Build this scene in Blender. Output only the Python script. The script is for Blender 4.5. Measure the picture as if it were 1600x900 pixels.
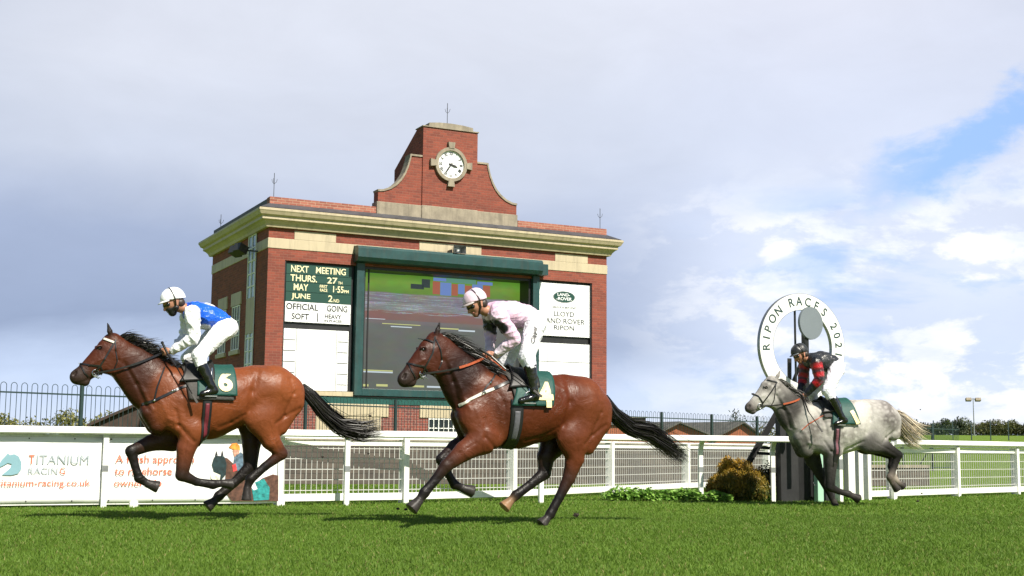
import bpy, bmesh, math, random
import numpy as np
from mathutils import Vector, Matrix
R = math.radians
random.seed(4); RNG = np.random.default_rng(4)
for o in list(bpy.data.objects): bpy.data.objects.remove(o)
scene = bpy.context.scene
COL = scene.collection

# ------------------------------------------------------------------ camera
FPX, PIT, ROL, TH, CH = 2004., .1235, .00937, .46475, .82
fwd = np.array([0, math.cos(PIT), math.sin(PIT)]); up0 = np.array([0, -math.sin(PIT), math.cos(PIT)]); r0 = np.array([1., 0, 0])
CR = math.cos(ROL)*r0+math.sin(ROL)*up0; CU = -math.sin(ROL)*r0+math.cos(ROL)*up0
CAM = np.array([0, 0, CH])
cam = bpy.data.cameras.new('camera'); camo = bpy.data.objects.new('camera', cam); COL.objects.link(camo)
M = Matrix.Identity(4)
for i in range(3):
    M[i][0] = CR[i]; M[i][1] = CU[i]; M[i][2] = -fwd[i]; M[i][3] = CAM[i]
camo.matrix_world = M
cam.sensor_width = 36; cam.lens = 36*FPX/1600; cam.clip_end = 20000; cam.clip_start = .05
scene.camera = camo
scene.render.resolution_x = 1024; scene.render.resolution_y = 576
def ray(x, y): return fwd+(x-800)/FPX*CR-(y-450)/FPX*CU
def ground(x, y, z=0.):
    d = ray(x, y); return CAM+d*(z-CH)/d[2]
def depth(x, y, Y):
    d = ray(x, y); return CAM+d*Y/d[1]
def onplane(x, y, O, n):
    d = ray(x, y); return CAM+d*((np.asarray(O)-CAM)@n)/(d@n)

# ------------------------------------------------------------------ world + sun
SUN_EL = R(46); sdx, sdy = .62, -.785                       # horizontal direction towards the sun
sl = math.hypot(sdx, sdy); sdx /= sl; sdy /= sl
W = bpy.data.worlds.new('World'); scene.world = W; W.use_nodes = True
nt = W.node_tree; nt.nodes.clear()
def N(t, typ, **kw):
    n = t.nodes.new(typ)
    for k, v in kw.items():
        if k in ('inp',):
            for a, b in v.items(): n.inputs[a].default_value = b
        else: setattr(n, k, v)
    return n
def link(t, a, b): t.links.new(a, b)
def math_n(t, op, a, b=None, c=None, clamp=False):
    n = t.nodes.new('ShaderNodeMath'); n.operation = op; n.use_clamp = clamp
    for i, v in enumerate((a, b, c)):
        if v is None: continue
        if isinstance(v, (int, float)): n.inputs[i].default_value = v
        else: t.links.new(v, n.inputs[i])
    return n.outputs[0]
def ramp(t, fac, stops, interp='LINEAR'):
    n = t.nodes.new('ShaderNodeValToRGB'); n.color_ramp.interpolation = interp
    el = n.color_ramp.elements
    while len(el) > 1: el.remove(el[-1])
    el[0].position = stops[0][0]; el[0].color = (*stops[0][1], 1)
    for p, c in stops[1:]:
        e = el.new(p); e.color = (*c, 1)
    if fac is not None: t.links.new(fac, n.inputs[0])
    return n.outputs[0]
def mixc(t, fac, a, b, mode='MIX'):
    n = t.nodes.new('ShaderNodeMix'); n.data_type = 'RGBA'; n.blend_type = mode
    for s, v in ((0, fac), (6, a), (7, b)):
        if isinstance(v, (int, float)): n.inputs[s].default_value = v
        elif isinstance(v, tuple): n.inputs[s].default_value = (*v[:3], 1)
        else: t.links.new(v, n.inputs[s])
    return n.outputs[2]
sky = N(nt, 'ShaderNodeTexSky', sky_type='NISHITA', sun_disc=False, sun_elevation=SUN_EL, sun_rotation=math.atan2(sdx, sdy))
sky.air_density = 1.0; sky.dust_density = .6
tc = N(nt, 'ShaderNodeTexCoord'); sep = N(nt, 'ShaderNodeSeparateXYZ'); link(nt, tc.outputs['Generated'], sep.inputs[0])
az = math_n(nt, 'ARCTAN2', sep.outputs[0], sep.outputs[1]); el = math_n(nt, 'ARCSINE', sep.outputs[2])
def noise_w(sx, sy, ox, oy, scale, detail, rough, dist=0.):
    cmb = N(nt, 'ShaderNodeCombineXYZ')
    link(nt, math_n(nt, 'MULTIPLY_ADD', az, sx, ox), cmb.inputs[0]); link(nt, math_n(nt, 'MULTIPLY_ADD', el, sy, oy), cmb.inputs[1])
    n = N(nt, 'ShaderNodeTexNoise', inp={'Scale': scale, 'Detail': detail, 'Roughness': rough, 'Distortion': dist}); link(nt, cmb.outputs[0], n.inputs['Vector'])
    return n.outputs[0]
def smooth(v, a, b):
    n = N(nt, 'ShaderNodeMapRange', interpolation_type='SMOOTHSTEP'); link(nt, v, n.inputs[0]); n.inputs[1].default_value = a; n.inputs[2].default_value = b
    return n.outputs[0]
# grey stratus sheet: lighter high up, darker band low on the left
n1 = noise_w(1, 2.6, 3.1, 1.7, 2.6, 6, .55, .4); n2 = noise_w(1, 2.2, 8.3, 4.4, 7., 8, .6, .3); n3 = noise_w(1, 2.0, 2.2, 9.1, 11., 10, .62, .2)
elv = math_n(nt, 'MULTIPLY_ADD', n1, .10, math_n(nt, 'ADD', el, -.05))
strat = ramp(nt, elv, [(0.0, (.78, .86, 1.0)), (.045, (.62, .74, .97)), (.085, (.33, .41, .59)), (.15, (.40, .48, .67)), (.21, (.62, .68, .82)), (.30, (.71, .75, .86)), (.42, (.76, .79, .89)), (.6, (.79, .815, .90))])
stratR = ramp(nt, elv, [(0.0, (.80, .88, 1.0)), (.06, (.66, .76, .97)), (.12, (.74, .82, 1.0)), (.24, (.70, .76, .92)), (.36, (.80, .82, .93)), (.6, (.80, .82, .91))])
right = smooth(az, .02, .22)
base = mixc(nt, right, strat, stratR)
tex = math_n(nt, 'MULTIPLY_ADD', n2, .22, .89)
basec = mixc(nt, 1.0, base, N(nt, 'ShaderNodeCombineXYZ').outputs[0], 'MULTIPLY')
cx = [n for n in nt.nodes if n.bl_idname == 'ShaderNodeCombineXYZ'][-1]
for i in range(3): link(nt, tex, cx.inputs[i])
# white cumulus on the right, low in the sky
cum = smooth(math_n(nt, 'MULTIPLY', n3, 1.0), .46, .56)
cum = math_n(nt, 'MULTIPLY', cum, smooth(az, .05, .27))
cum = math_n(nt, 'MULTIPLY', cum, math_n(nt, 'SUBTRACT', 1.0, smooth(el, .15, .235)))
col = mixc(nt, cum, basec, mixc(nt, smooth(n2, .35, .6), (.80, .87, 1.0), (1.08, 1.08, 1.09)))
# blue opening at the far right
band = math_n(nt, 'ABSOLUTE', math_n(nt, 'ADD', math_n(nt, 'MULTIPLY_ADD', az, -.48, el), math_n(nt, 'MULTIPLY_ADD', n3, .11, -.112)))
gap = math_n(nt, 'MULTIPLY', smooth(math_n(nt, 'MULTIPLY_ADD', n2, .16, az), .30, .43), math_n(nt, 'SUBTRACT', 1.0, smooth(band, .004, .030)))
low = math_n(nt, 'MULTIPLY', smooth(noise_w(1, 3.0, 5.7, 2.2, 7., 6, .55, .3), .50, .66), math_n(nt, 'MULTIPLY', smooth(az, .10, .26), math_n(nt, 'SUBTRACT', 1.0, smooth(el, .16, .22))))
gap = math_n(nt, 'MAXIMUM', gap, math_n(nt, 'MULTIPLY', low, .68))
col = mixc(nt, math_n(nt, 'MULTIPLY', gap, .95), col, (.36, .58, 1.02))
bgc = N(nt, 'ShaderNodeBackground', inp={'Strength': .62}); link(nt, col, bgc.inputs[0])
bgs = N(nt, 'ShaderNodeBackground', inp={'Strength': .055}); link(nt, sky.outputs[0], bgs.inputs[0])
mx = N(nt, 'ShaderNodeMixShader'); cover = 1.0
# unseen sky overhead, aside and behind is cleared of cloud to cut fill light
open_ = math_n(nt, 'MULTIPLY', math_n(nt, 'SUBTRACT', 1.0, smooth(sep.outputs[1], .70, .93)), .95)
cover = math_n(nt, 'SUBTRACT', 1.0, open_)
cover = math_n(nt, 'MULTIPLY', cover, math_n(nt, 'SUBTRACT', 1.0, math_n(nt, 'MULTIPLY', smooth(el, .36, .62), .95)))
link(nt, cover, mx.inputs[0]); link(nt, bgs.outputs[0], mx.inputs[1]); link(nt, bgc.outputs[0], mx.inputs[2])
wo = N(nt, 'ShaderNodeOutputWorld'); link(nt, mx.outputs[0], wo.inputs[0])
sun = bpy.data.lights.new('sun', 'SUN'); sun.energy = 4.8; sun.angle = R(.5); sun.color = (1, .94, .82)
suno = bpy.data.objects.new('sun', sun); COL.objects.link(suno)
sd = Vector((sdx*math.cos(SUN_EL), sdy*math.cos(SUN_EL), math.sin(SUN_EL)))
suno.rotation_euler = sd.to_track_quat('Z', 'Y').to_euler()
suno.location = (20, -20, 30)
vs = scene.view_settings
scene.display_settings.display_device = 'sRGB'
vs.view_transform = 'Standard'; vs.look = 'None'; vs.exposure = .75; vs.gamma = 1; vs.use_curve_mapping = False

# ------------------------------------------------------------------ helpers
def s2l(r, g, b):
    return tuple((c/255/12.92 if c/255 < .04045 else ((c/255+.055)/1.055)**2.4) for c in (r, g, b))
MATS = {}
def mat(name, c, rough=.6, var=.15, scale=6., bump=.0, bscale=40., metal=0., spec=.5, c2=None, vcol=None, coat=0., sheen=0., detail=4, specks=0., streak=0.):
    m = bpy.data.materials.new(name); m.use_nodes = True; t = m.node_tree; b = t.nodes['Principled BSDF']
    tcn = N(t, 'ShaderNodeTexCoord')
    nz = N(t, 'ShaderNodeTexNoise', inp={'Scale': scale, 'Detail': detail, 'Roughness': .6}); link(t, tcn.outputs['Object'], nz.inputs['Vector'])
    if vcol:
        at = N(t, 'ShaderNodeAttribute', attribute_name=vcol); src = at.outputs['Color']
        f = math_n(t, 'MULTIPLY_ADD', nz.outputs[0], 2*var, 1-var)
        cm = N(t, 'ShaderNodeCombineXYZ')
        for i in range(3): link(t, f, cm.inputs[i])
        colr = mixc(t, 1.0, src, cm.outputs[0], 'MULTIPLY')
    else:
        lo = c2 if c2 else tuple(x*(1-var) for x in c); hi = c if c2 else tuple(x*(1+var) for x in c)
        colr = ramp(t, nz.outputs[0], [(.3, lo), (.7, hi)])
    if specks:
        sn = N(t, 'ShaderNodeTexNoise', inp={'Scale': 34., 'Detail': 4, 'Roughness': .7}); link(t, tcn.outputs['Object'], sn.inputs['Vector'])
        colr = mixc(t, math_n(t, 'MULTIPLY', ramp(t, sn.outputs[0], [(.60, (0, 0, 0)), (.70, (1, 1, 1))]), specks), colr, (.09, .08, .05))
    if streak:
        mp = N(t, 'ShaderNodeMapping'); mp.inputs['Scale'].default_value = (7, 7, .7); link(t, tcn.outputs['Object'], mp.inputs[0])
        sn = N(t, 'ShaderNodeTexNoise', inp={'Scale': 1., 'Detail': 6, 'Roughness': .65}); link(t, mp.outputs[0], sn.inputs['Vector'])
        colr = mixc(t, math_n(t, 'MULTIPLY', ramp(t, sn.outputs[0], [(.48, (0, 0, 0)), (.72, (1, 1, 1))]), streak), colr, (.07, .06, .045))
    link(t, colr, b.inputs['Base Color'])
    b.inputs['Roughness'].default_value = rough; b.inputs['Metallic'].default_value = metal
    b.inputs['Specular IOR Level'].default_value = spec; b.inputs['Coat Weight'].default_value = coat
    if sheen: b.inputs['Sheen Weight'].default_value = sheen
    if bump:
        n2 = N(t, 'ShaderNodeTexNoise', inp={'Scale': bscale, 'Detail': 5, 'Roughness': .6}); link(t, tcn.outputs['Object'], n2.inputs['Vector'])
        bp = N(t, 'ShaderNodeBump', inp={'Strength': bump, 'Distance': .02}); link(t, n2.outputs[0], bp.inputs['Height']); link(t, bp.outputs[0], b.inputs['Normal'])
    MATS[name] = m
    return m
def tag(o, label=None, cat=None, group=None, kind=None):
    if label: o['label'] = label
    if cat: o['category'] = cat
    if group: o['group'] = group
    if kind: o['kind'] = kind
    return o
def empty(name, loc=(0, 0, 0), rz=0., parent=None):
    o = bpy.data.objects.new(name, None); COL.objects.link(o); o.location = loc; o.rotation_euler = (0, 0, rz); o.empty_display_size = .2
    if parent: o.parent = parent
    return o
def link_mesh(name, me, m=None, parent=None, smooth_=False):
    o = bpy.data.objects.new(name, me); COL.objects.link(o)
    if m:
        for mm in (m if isinstance(m, (list, tuple)) else [m]): me.materials.append(mm)
    if parent: o.parent = parent
    if smooth_:
        me.polygons.foreach_set('use_smooth', [True]*len(me.polygons))
    return o
class MB:
    """collects shapes and links them as ONE mesh object"""
    def __init__(s): s.v = []; s.f = []; s.mi = []; s.cur = 0
    def add(s, vs, fs):
        b = len(s.v); s.v += [tuple(float(c) for c in v) for v in vs]
        for f in fs: s.f.append(tuple(i+b for i in f)); s.mi.append(s.cur)
        return s
    def box(s, x0, x1, y0, y1, z0, z1):
        v = [(x, y, z) for z in (z0, z1) for y in (y0, y1) for x in (x0, x1)]
        return s.add(v, [(0, 2, 3, 1), (4, 5, 7, 6), (0, 1, 5, 4), (2, 6, 7, 3), (0, 4, 6, 2), (1, 3, 7, 5)])
    def obox(s, c, ax, ay, az_):
        c, ax, ay, az_ = map(np.asarray, (c, ax, ay, az_))
        v = [c+i*ax+j*ay+k*az_ for k in (-1, 1) for j in (-1, 1) for i in (-1, 1)]
        return s.add(v, [(0, 2, 3, 1), (4, 5, 7, 6), (0, 1, 5, 4), (2, 6, 7, 3), (0, 4, 6, 2), (1, 3, 7, 5)])
    def prism(s, poly, y0, y1):                          # polygon in x,z extruded along y (poly counter-clockwise seen from -y)
        n = len(poly); v = [(x, y0, z) for x, z in poly]+[(x, y1, z) for x, z in poly]
        f = [tuple(range(n)), tuple(range(2*n-1, n-1, -1))]+[(i, i+n, (i+1) % n+n, (i+1) % n) for i in range(n)]
        return s.add(v, f)
    def bar(s, a, b, w, h, up=(0, 0, 1)):
        a = np.asarray(a, float); b = np.asarray(b, float); t = b-a; L = np.linalg.norm(t); t /= L
        u = np.asarray(up, float); sd_ = np.cross(t, u); sd_ /= np.linalg.norm(sd_); u = np.cross(sd_, t)
        return s.obox((a+b)/2, t*L/2, sd_*w/2, u*h/2)
    def tube(s, pts, r, n=8, cap=True):
        P = [np.asarray(p, float) for p in pts]; rr = r if isinstance(r, (list, tuple, np.ndarray)) else [r]*len(P)
        vs, fs = [], []; ref = None
        for i, p in enumerate(P):
            t = P[min(i+1, len(P)-1)]-P[max(i-1, 0)]; t = t/(np.linalg.norm(t)+1e-9)
            if ref is None: ref = np.array([0, 0, 1.]) if abs(t[2]) < .9 else np.array([1., 0, 0])
            a = np.cross(t, ref); a /= np.linalg.norm(a)+1e-9; b = np.cross(t, a); ref = -b if False else ref-t*(ref@t); ref /= np.linalg.norm(ref)+1e-9
            for k in range(n):
                w = 2*math.pi*k/n; vs.append(p+rr[i]*(math.cos(w)*a+math.sin(w)*b))
        for i in range(len(P)-1):
            for k in range(n): fs.append((i*n+k, i*n+(k+1) % n, (i+1)*n+(k+1) % n, (i+1)*n+k))
        if cap: fs += [tuple(range(n-1, -1, -1)), tuple(range((len(P)-1)*n, len(P)*n))]
        return s.add(vs, fs)
    def ell(s, c, r, nu=16, nv=10):
        vs = [(c[0]+r[0]*math.sin(math.pi*j/nv)*math.cos(2*math.pi*i/nu), c[1]+r[1]*math.sin(math.pi*j/nv)*math.sin(2*math.pi*i/nu), c[2]+r[2]*math.cos(math.pi*j/nv)) for j in range(nv+1) for i in range(nu)]
        fs = [(j*nu+i, (j+1)*nu+i, (j+1)*nu+(i+1) % nu, j*nu+(i+1) % nu) for j in range(nv) for i in range(nu)]
        return s.add(vs, fs)
    def build(s, name, m=None, parent=None, smooth_=False, bevel=0.):
        me = bpy.data.meshes.new(name); me.from_pydata(s.v, [], s.f); me.update()
        bm = bmesh.new(); bm.from_mesh(me); bmesh.ops.remove_doubles(bm, verts=bm.verts, dist=1e-5) if smooth_ else None
        bmesh.ops.recalc_face_normals(bm, faces=bm.faces); bm.to_mesh(me); bm.free()
        o = link_mesh(name, me, m, parent, smooth_)
        if isinstance(m, (list, tuple)) and len(s.mi) == len(me.polygons): me.polygons.foreach_set('material_index', s.mi)
        if bevel:
            b = o.modifiers.new('bevel', 'BEVEL'); b.width = bevel; b.segments = 2; b.limit_method = 'ANGLE'
        return o
def text_data(s, size=1., sx=1., extr=.004, align='CENTER', bold=0.):
    """mesh of a line of lettering, x right, y up, z out; centred on x, standing on its middle height"""
    cu = bpy.data.curves.new('lettering', 'FONT'); cu.body = s; cu.size = size; cu.align_x = align; cu.align_y = 'CENTER'; cu.extrude = extr; cu.offset = bold; cu.resolution_u = 4
    o = bpy.data.objects.new('lettering', cu); COL.objects.link(o)
    bpy.context.view_layer.update()
    me = bpy.data.meshes.new_from_object(o); bpy.data.objects.remove(o); bpy.data.curves.remove(cu)
    v = np.array([p.co[:] for p in me.vertices]); f = [tuple(p.vertices) for p in me.polygons]; bpy.data.meshes.remove(me)
    v[:, 0] *= sx
    return v, f
def text_fit(mb, s, x0, x1, z0, z1, y, bold=0., extr=.004, axis='xz', at=None):
    """lettering on a face looking to -y, filling the box x0..x1, z0..z1"""
    v, f = text_data(s, 1., 1., 0.0, bold=bold)
    lo, hi = v.min(0), v.max(0)
    X = x0+(v[:, 0]-lo[0])/(hi[0]-lo[0])*(x1-x0); Z = z0+(v[:, 1]-lo[1])/(hi[1]-lo[1])*(z1-z0)
    mb.add(np.stack([X, np.full(len(X), y), Z], 1), f)
# ------------------------------------------------------------------ materials of the setting
def brick_mat(name, c1, c2, mortar, scale=1., soot=.25):
    m = bpy.data.materials.new(name); m.use_nodes = True; t = m.node_tree; b = t.nodes['Principled BSDF']
    tcn = N(t, 'ShaderNodeTexCoord'); sp = N(t, 'ShaderNodeSeparateXYZ'); link(t, tcn.outputs['Object'], sp.inputs[0])
    cm = N(t, 'ShaderNodeCombineXYZ'); link(t, math_n(t, 'ADD', sp.outputs[0], sp.outputs[1]), cm.inputs[0]); link(t, sp.outputs[2], cm.inputs[1])
    br = N(t, 'ShaderNodeTexBrick', offset=.5, inp={'Color1': (*c1, 1), 'Color2': (*c2, 1), 'Mortar': (*mortar, 1), 'Scale': 1., 'Mortar Size': .006*scale, 'Mortar Smooth': .3, 'Bias': 0., 'Brick Width': .225*scale, 'Row Height': .075*scale})
    link(t, cm.outputs[0], br.inputs['Vector'])
    n1_ = N(t, 'ShaderNodeTexNoise', inp={'Scale': .9, 'Detail': 6, 'Roughness': .65}); link(t, tcn.outputs['Object'], n1_.inputs['Vector'])
    n2_ = N(t, 'ShaderNodeTexNoise', inp={'Scale': 14., 'Detail': 3, 'Roughness': .6}); link(t, cm.outputs[0], n2_.inputs['Vector'])
    f = math_n(t, 'ADD', math_n(t, 'MULTIPLY_ADD', n1_.outputs[0], soot*1.6, 1-soot*.9), math_n(t, 'MULTIPLY_ADD', n2_.outputs[0], .5, -.25))
    cf = N(t, 'ShaderNodeCombineXYZ')
    for i in range(3): link(t, f, cf.inputs[i])
    link(t, mixc(t, 1.0, br.outputs[0], cf.outputs[0], 'MULTIPLY'), b.inputs['Base Color'])
    b.inputs['Roughness'].default_value = .85
    bp = N(t, 'ShaderNodeBump', inp={'Strength': .5, 'Distance': .008}); link(t, br.outputs['Fac'], bp.inputs['Height']); bp.invert = True; link(t, bp.outputs[0], b.inputs['Normal'])
    return m
M_BRICK = brick_mat('red_brick', (.250, .058, .034), (.165, .040, .026), (.22, .095, .068), soot=.42)
M_BRICKP = brick_mat('weathered_brick', (.36, .13, .085), (.24, .075, .05), (.42, .30, .22))
M_BASEBR = brick_mat('base_brick', (.25, .06, .04), (.14, .045, .04), (.34, .22, .18), soot=.6)
M_WALL = brick_mat('grey_brown_wall', (.105, .085, .070), (.070, .058, .050), (.05, .045, .04), 1.5, .6)
M_SHED = brick_mat('orange_brick', (.38, .115, .05), (.32, .095, .045), (.34, .16, .10), 1.)
M_CREAM = mat('cream_paint', (.46, .385, .26), .55, .07, 1.2, .08, 30, streak=.35)
M_STONE = mat('worn_stone', (.34, .29, .22), .85, .3, 2.5, .3, 25, c2=(.20, .17, .13), streak=.5)
M_LEAD = mat('lead_flashing', (.055, .055, .062), .6, .4, 2.5, .3, 8)
M_WHITE = mat('white_plastic', (.80, .80, .77), .38, .05, 3., .02, 20, coat=.1, specks=.35, streak=.08)
M_WPAINT = mat('white_painted_wood', (.78, .78, .74), .5, .08, 4., .08, 30, specks=.55, streak=.15)
M_BANNER = mat('banner_vinyl', (.80, .80, .79), .4, .03, 1.5, .35, 2.2)
M_BOARD = mat('white_board', (.80, .81, .82), .4, .03, 1.)
M_BLACK = mat('black_paint', (.012, .012, .013), .45, .3, 5.)
M_DARK = mat('charcoal_panel', (.017, .017, .0185), .6, .45, 3., .1, 12, specks=.25)
M_GREEN = mat('dark_green_paint', (.012, .075, .065), .4, .15, 2.)
M_CANOPY = mat('green_canopy_steel', (.011, .050, .051), .42, .25, 3.5, .05, 8, streak=.3)
M_SIGNG = mat('sign_green', (.007, .050, .036), .45, .08, 2.)
M_LETCR = mat('cream_lettering', (.80, .72, .45), .5, .03)
M_LETBK = mat('dark_lettering', (.015, .015, .015), .5, .05)
M_LETGR = mat('grey_lettering', (.05, .055, .06), .5, .03)
M_WIRE = mat('white_wire', (.50, .50, .48), .5, .1, 20.); M_LETLT = mat('pale_grey_lines', (.15, .15, .15), .5, .2, 20.); M_GLASS = mat('dark_window_glass', (.02, .025, .03), .2, .2, 1., spec=.3)
M_STRIP = mat('sky_glass', (.22, .30, .40), .06, .15, 1., spec=.9)
M_FENCE = mat('fence_green', (.022, .042, .042), .45, .2, 4.)
M_METAL = mat('galvanised_metal', (.35, .36, .37), .4, .15, 8., metal=.7)
M_IRON = mat('dark_iron', (.03, .03, .03), .5, .2)
M_ROOF = mat('slate_roof', (.10, .095, .085), .8, .35, 3., .3, 10)
M_ROOFB = mat('brown_roof', (.055, .035, .028), .8, .35, 4., .3, 10)
M_BARK = mat('bark', (.09, .07, .05), .9, .3, 8., .5, 30)

# ------------------------------------------------------------------ ground: one sheet to the horizon, rising far away on the right
def sstep(x, a, b):
    t = np.clip((x-a)/(b-a), 0, 1); return t*t*(3-2*t)
def ground_z(X, Y):
    return 3.55*sstep(Y, 45, 230)*sstep(X-.235*Y, 0, 14)*(1)+.5*sstep(Y, 300, 900)
def axis_pts(lim, n, pw):
    u = np.linspace(-1, 1, n); return np.sign(u)*np.abs(u)**pw*lim
gx = axis_pts(4000, 221, 4.2); gy = np.concatenate([axis_pts(4000, 301, 4.2)]); gy = gy+14
GX, GY = np.meshgrid(gx, gy); GZ = ground_z(GX, GY)
nxg, nyg = len(gx), len(gy)
me = bpy.data.meshes.new('turf')
fi = [(j*nxg+i, j*nxg+i+1, (j+1)*nxg+i+1, (j+1)*nxg+i) for j in range(nyg-1) for i in range(nxg-1)]
me.from_pydata(np.stack([GX.ravel(), GY.ravel(), GZ.ravel()], 1).tolist(), [], fi)
def turf_material():
    m = bpy.data.materials.new('turf_soil_and_sward'); m.use_nodes = True; t = m.node_tree; b = t.nodes['Principled BSDF']
    tcn = N(t, 'ShaderNodeTexCoord')
    a = N(t, 'ShaderNodeTexNoise', inp={'Scale': .35, 'Detail': 6, 'Roughness': .6}); link(t, tcn.outputs['Object'], a.inputs['Vector'])
    c = N(t, 'ShaderNodeTexNoise', inp={'Scale': 9., 'Detail': 8, 'Roughness': .75}); link(t, tcn.outputs['Object'], c.inputs['Vector'])
    f = math_n(t, 'ADD', math_n(t, 'MULTIPLY', a.outputs[0], .45), math_n(t, 'MULTIPLY', c.outputs[0], .55))
    link(t, ramp(t, f, [(.3, (.085, .145, .012)), (.5, (.115, .185, .016)), (.7, (.150, .220, .026))]), b.inputs['Base Color'])
    b.inputs['Roughness'].default_value = .9; b.inputs['Specular IOR Level'].default_value = .2
    bp = N(t, 'ShaderNodeBump', inp={'Strength': .8, 'Distance': .05}); link(t, c.outputs[0], bp.inputs['Height']); link(t, bp.outputs[0], b.inputs['Normal'])
    return m
tag(link_mesh('turf', me, turf_material(), None, True), kind='structure')

def np_mesh(name, V, Fq, m, parent=None, col=None, smooth_=False, nper=3):
    """fast mesh from arrays; V (n,3), Fq (k,nper)"""
    me = bpy.data.meshes.new(name); me.vertices.add(len(V)); me.vertices.foreach_set('co', np.ascontiguousarray(V, dtype=np.float32).ravel())
    k = len(Fq); me.loops.add(k*nper); me.loops.foreach_set('vertex_index', np.ascontiguousarray(Fq, dtype=np.int32).ravel())
    me.polygons.add(k); me.polygons.foreach_set('loop_start', np.arange(0, k*nper, nper, dtype=np.int32))
    me.polygons.foreach_set('use_smooth', np.full(k, smooth_))
    me.update(calc_edges=True); me.validate()
    if col is not None:
        ca = me.color_attributes.new('tint', 'FLOAT_COLOR', 'POINT'); ca.data.foreach_set('color', np.concatenate([col, np.ones((len(col), 1))], 1).astype(np.float32).ravel())
    return link_mesh(name, me, m, parent)
def leaf_mat(name, rough=.55, trans=.25):
    m = mat(name, (1, 1, 1), rough, .12, 3., vcol='tint', spec=.35); t = m.node_tree; b = t.nodes['Principled BSDF']
    tr = N(t, 'ShaderNodeBsdfTranslucent'); link(t, b.inputs['Base Color'].links[0].from_socket, tr.inputs[0])
    mxn = N(t, 'ShaderNodeMixShader', inp={'Fac': trans}); link(t, b.outputs[0], mxn.inputs[1]); link(t, tr.outputs[0], mxn.inputs[2])
    link(t, mxn.outputs[0], t.nodes['Material Output'].inputs[0]); return m
M_BLADE = leaf_mat('grass_blade', .6, .42); M_LEAF = leaf_mat('leaf', .5, .25)

def blades(n, ymin, ymax, hmin, hmax, wid, pw, seed, widen=1.25):
    g = np.random.default_rng(seed)
    Y = ymin+(ymax-ymin)*g.random(n)**pw; X = (g.random(n)*2-1)*(.4*Y*widen+.6)
    patch = .5+.5*np.sin(X*1.3+np.sin(Y*.9)*2)*np.cos(Y*1.7+X*.4)
    h = (hmin+(hmax-hmin)*g.random(n))*(.8+.25*g.random(n)); w = wid*(.6+.8*g.random(n))*(.7+.05*Y)
    a = g.random(n)*6.283; la = g.random(n)*6.283; ln = h*(.15+.75*g.random(n))
    dx, dy = np.cos(a)*w, np.sin(a)*w; lx, ly = np.cos(la)*ln, np.sin(la)*ln
    z = ground_z(X, Y)-.005
    B0 = np.stack([X-dx, Y-dy, z], 1); B1 = np.stack([X+dx, Y+dy, z], 1)
    M0 = np.stack([X-dx*.7+lx*.35, Y-dy*.7+ly*.35, z+h*.6], 1); M1 = np.stack([X+dx*.7+lx*.35, Y+dy*.7+ly*.35, z+h*.6], 1)
    T = np.stack([X+lx, Y+ly, z+h], 1)
    V = np.stack([B0, B1, M1, M0, T], 1).reshape(-1, 3); b = (np.arange(n)*5)[:, None]
    Fq = np.concatenate([b+np.array([[0, 1, 2]]), b+np.array([[0, 2, 3]]), b+np.array([[3, 2, 4]])])
    q = g.random(n)[:, None]; q2 = g.random(n)[:, None]
    c = np.array([.102, .190, .019])*(1-q)+np.array([.160, .262, .036])*q
    c = np.where(q2 > .965, np.array([.30, .27, .10]), c)*(.93+.14*patch[:, None])
    return V, Fq, np.repeat(c, 5, 0)
A_ = blades(380000, 7.2, 16.5, .016, .042, .0032, .8, 1); B_ = blades(170000, 16., 27., .018, .045, .004, .9, 2, 1.15)
V = np.concatenate([A_[0], B_[0]]); Fq = np.concatenate([A_[1], B_[1]+len(A_[0])]); Cc = np.concatenate([A_[2], B_[2]])
tag(np_mesh('grass', V, Fq, M_BLADE, None, Cc), 'bright green mown turf of the racetrack with fine short blades', 'grass', kind='stuff')

# ------------------------------------------------------------------ the brick tote building
e1 = np.array([math.cos(TH), math.sin(TH), 0]); e2 = np.array([-math.sin(TH), math.cos(TH), 0])
BB = np.array([-6.928, 36., 0.])
def bw(u, v, z=0): return BB+e1*u+e2*v+np.array([0, 0, z])
bld = empty('brick_building', BB, TH)
tag(bld, 'two storey red brick building with stepped clock gable and cream cornice', 'building')
W_, D_ = 11.16, 6.6
b = MB(); b.box(0, W_, .9, D_, 0, 7.0); b.box(0, .5, 0, .9, 0, 6.06); b.box(10.62, W_, 0, .9, 0, 6.06); b.box(0, W_, 0, .9, 6.06, 7.0)
b.build('wall', M_BRICK, bld)
MB().box(.5, 10.62, 0.004, .9, 0, 2.02).build('base_wall', M_BASEBR, bld)
b = MB(); b.box(-.02, W_+.02, -.02, .5, 6.38, 6.67); b.box(-.02, .3, .5, D_+.02, 6.38, 6.67); b.box(W_-.3, W_+.02, .5, D_+.02, 6.38, 6.67)
for u0, u1 in ((.75, 2.0), (4.62, 6.68), (9.26, 10.45)): b.box(u0, u1, -.018, .2, 6.672, 6.93)
b.build('band_course', M_CREAM, bld, bevel=.008)
prof = [(0, 6.97), (.10, 6.97), (.13, 7.05), (.20, 7.13), (.27, 7.17), (.27, 7.25), (.34, 7.29), (.38, 7.37), (.40, 7.40), (.40, 7.46), (.05, 7.56), (-.4, 7.56), (-.4, 6.97)]
b = MB(); vs = []
for o_, z in prof: vs += [(-o_, -o_, z), (W_+o_, -o_, z), (W_+o_, D_+o_, z), (-o_, D_+o_, z)]
k = len(prof); b.add(vs, [(4*i+c, 4*i+(c+1) % 4, 4*((i+1) % k)+(c+1) % 4, 4*((i+1) % k)+c) for i in range(k) for c in range(4)])
b.build('cornice', M_CREAM, bld)
b = MB(); vs = []
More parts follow.
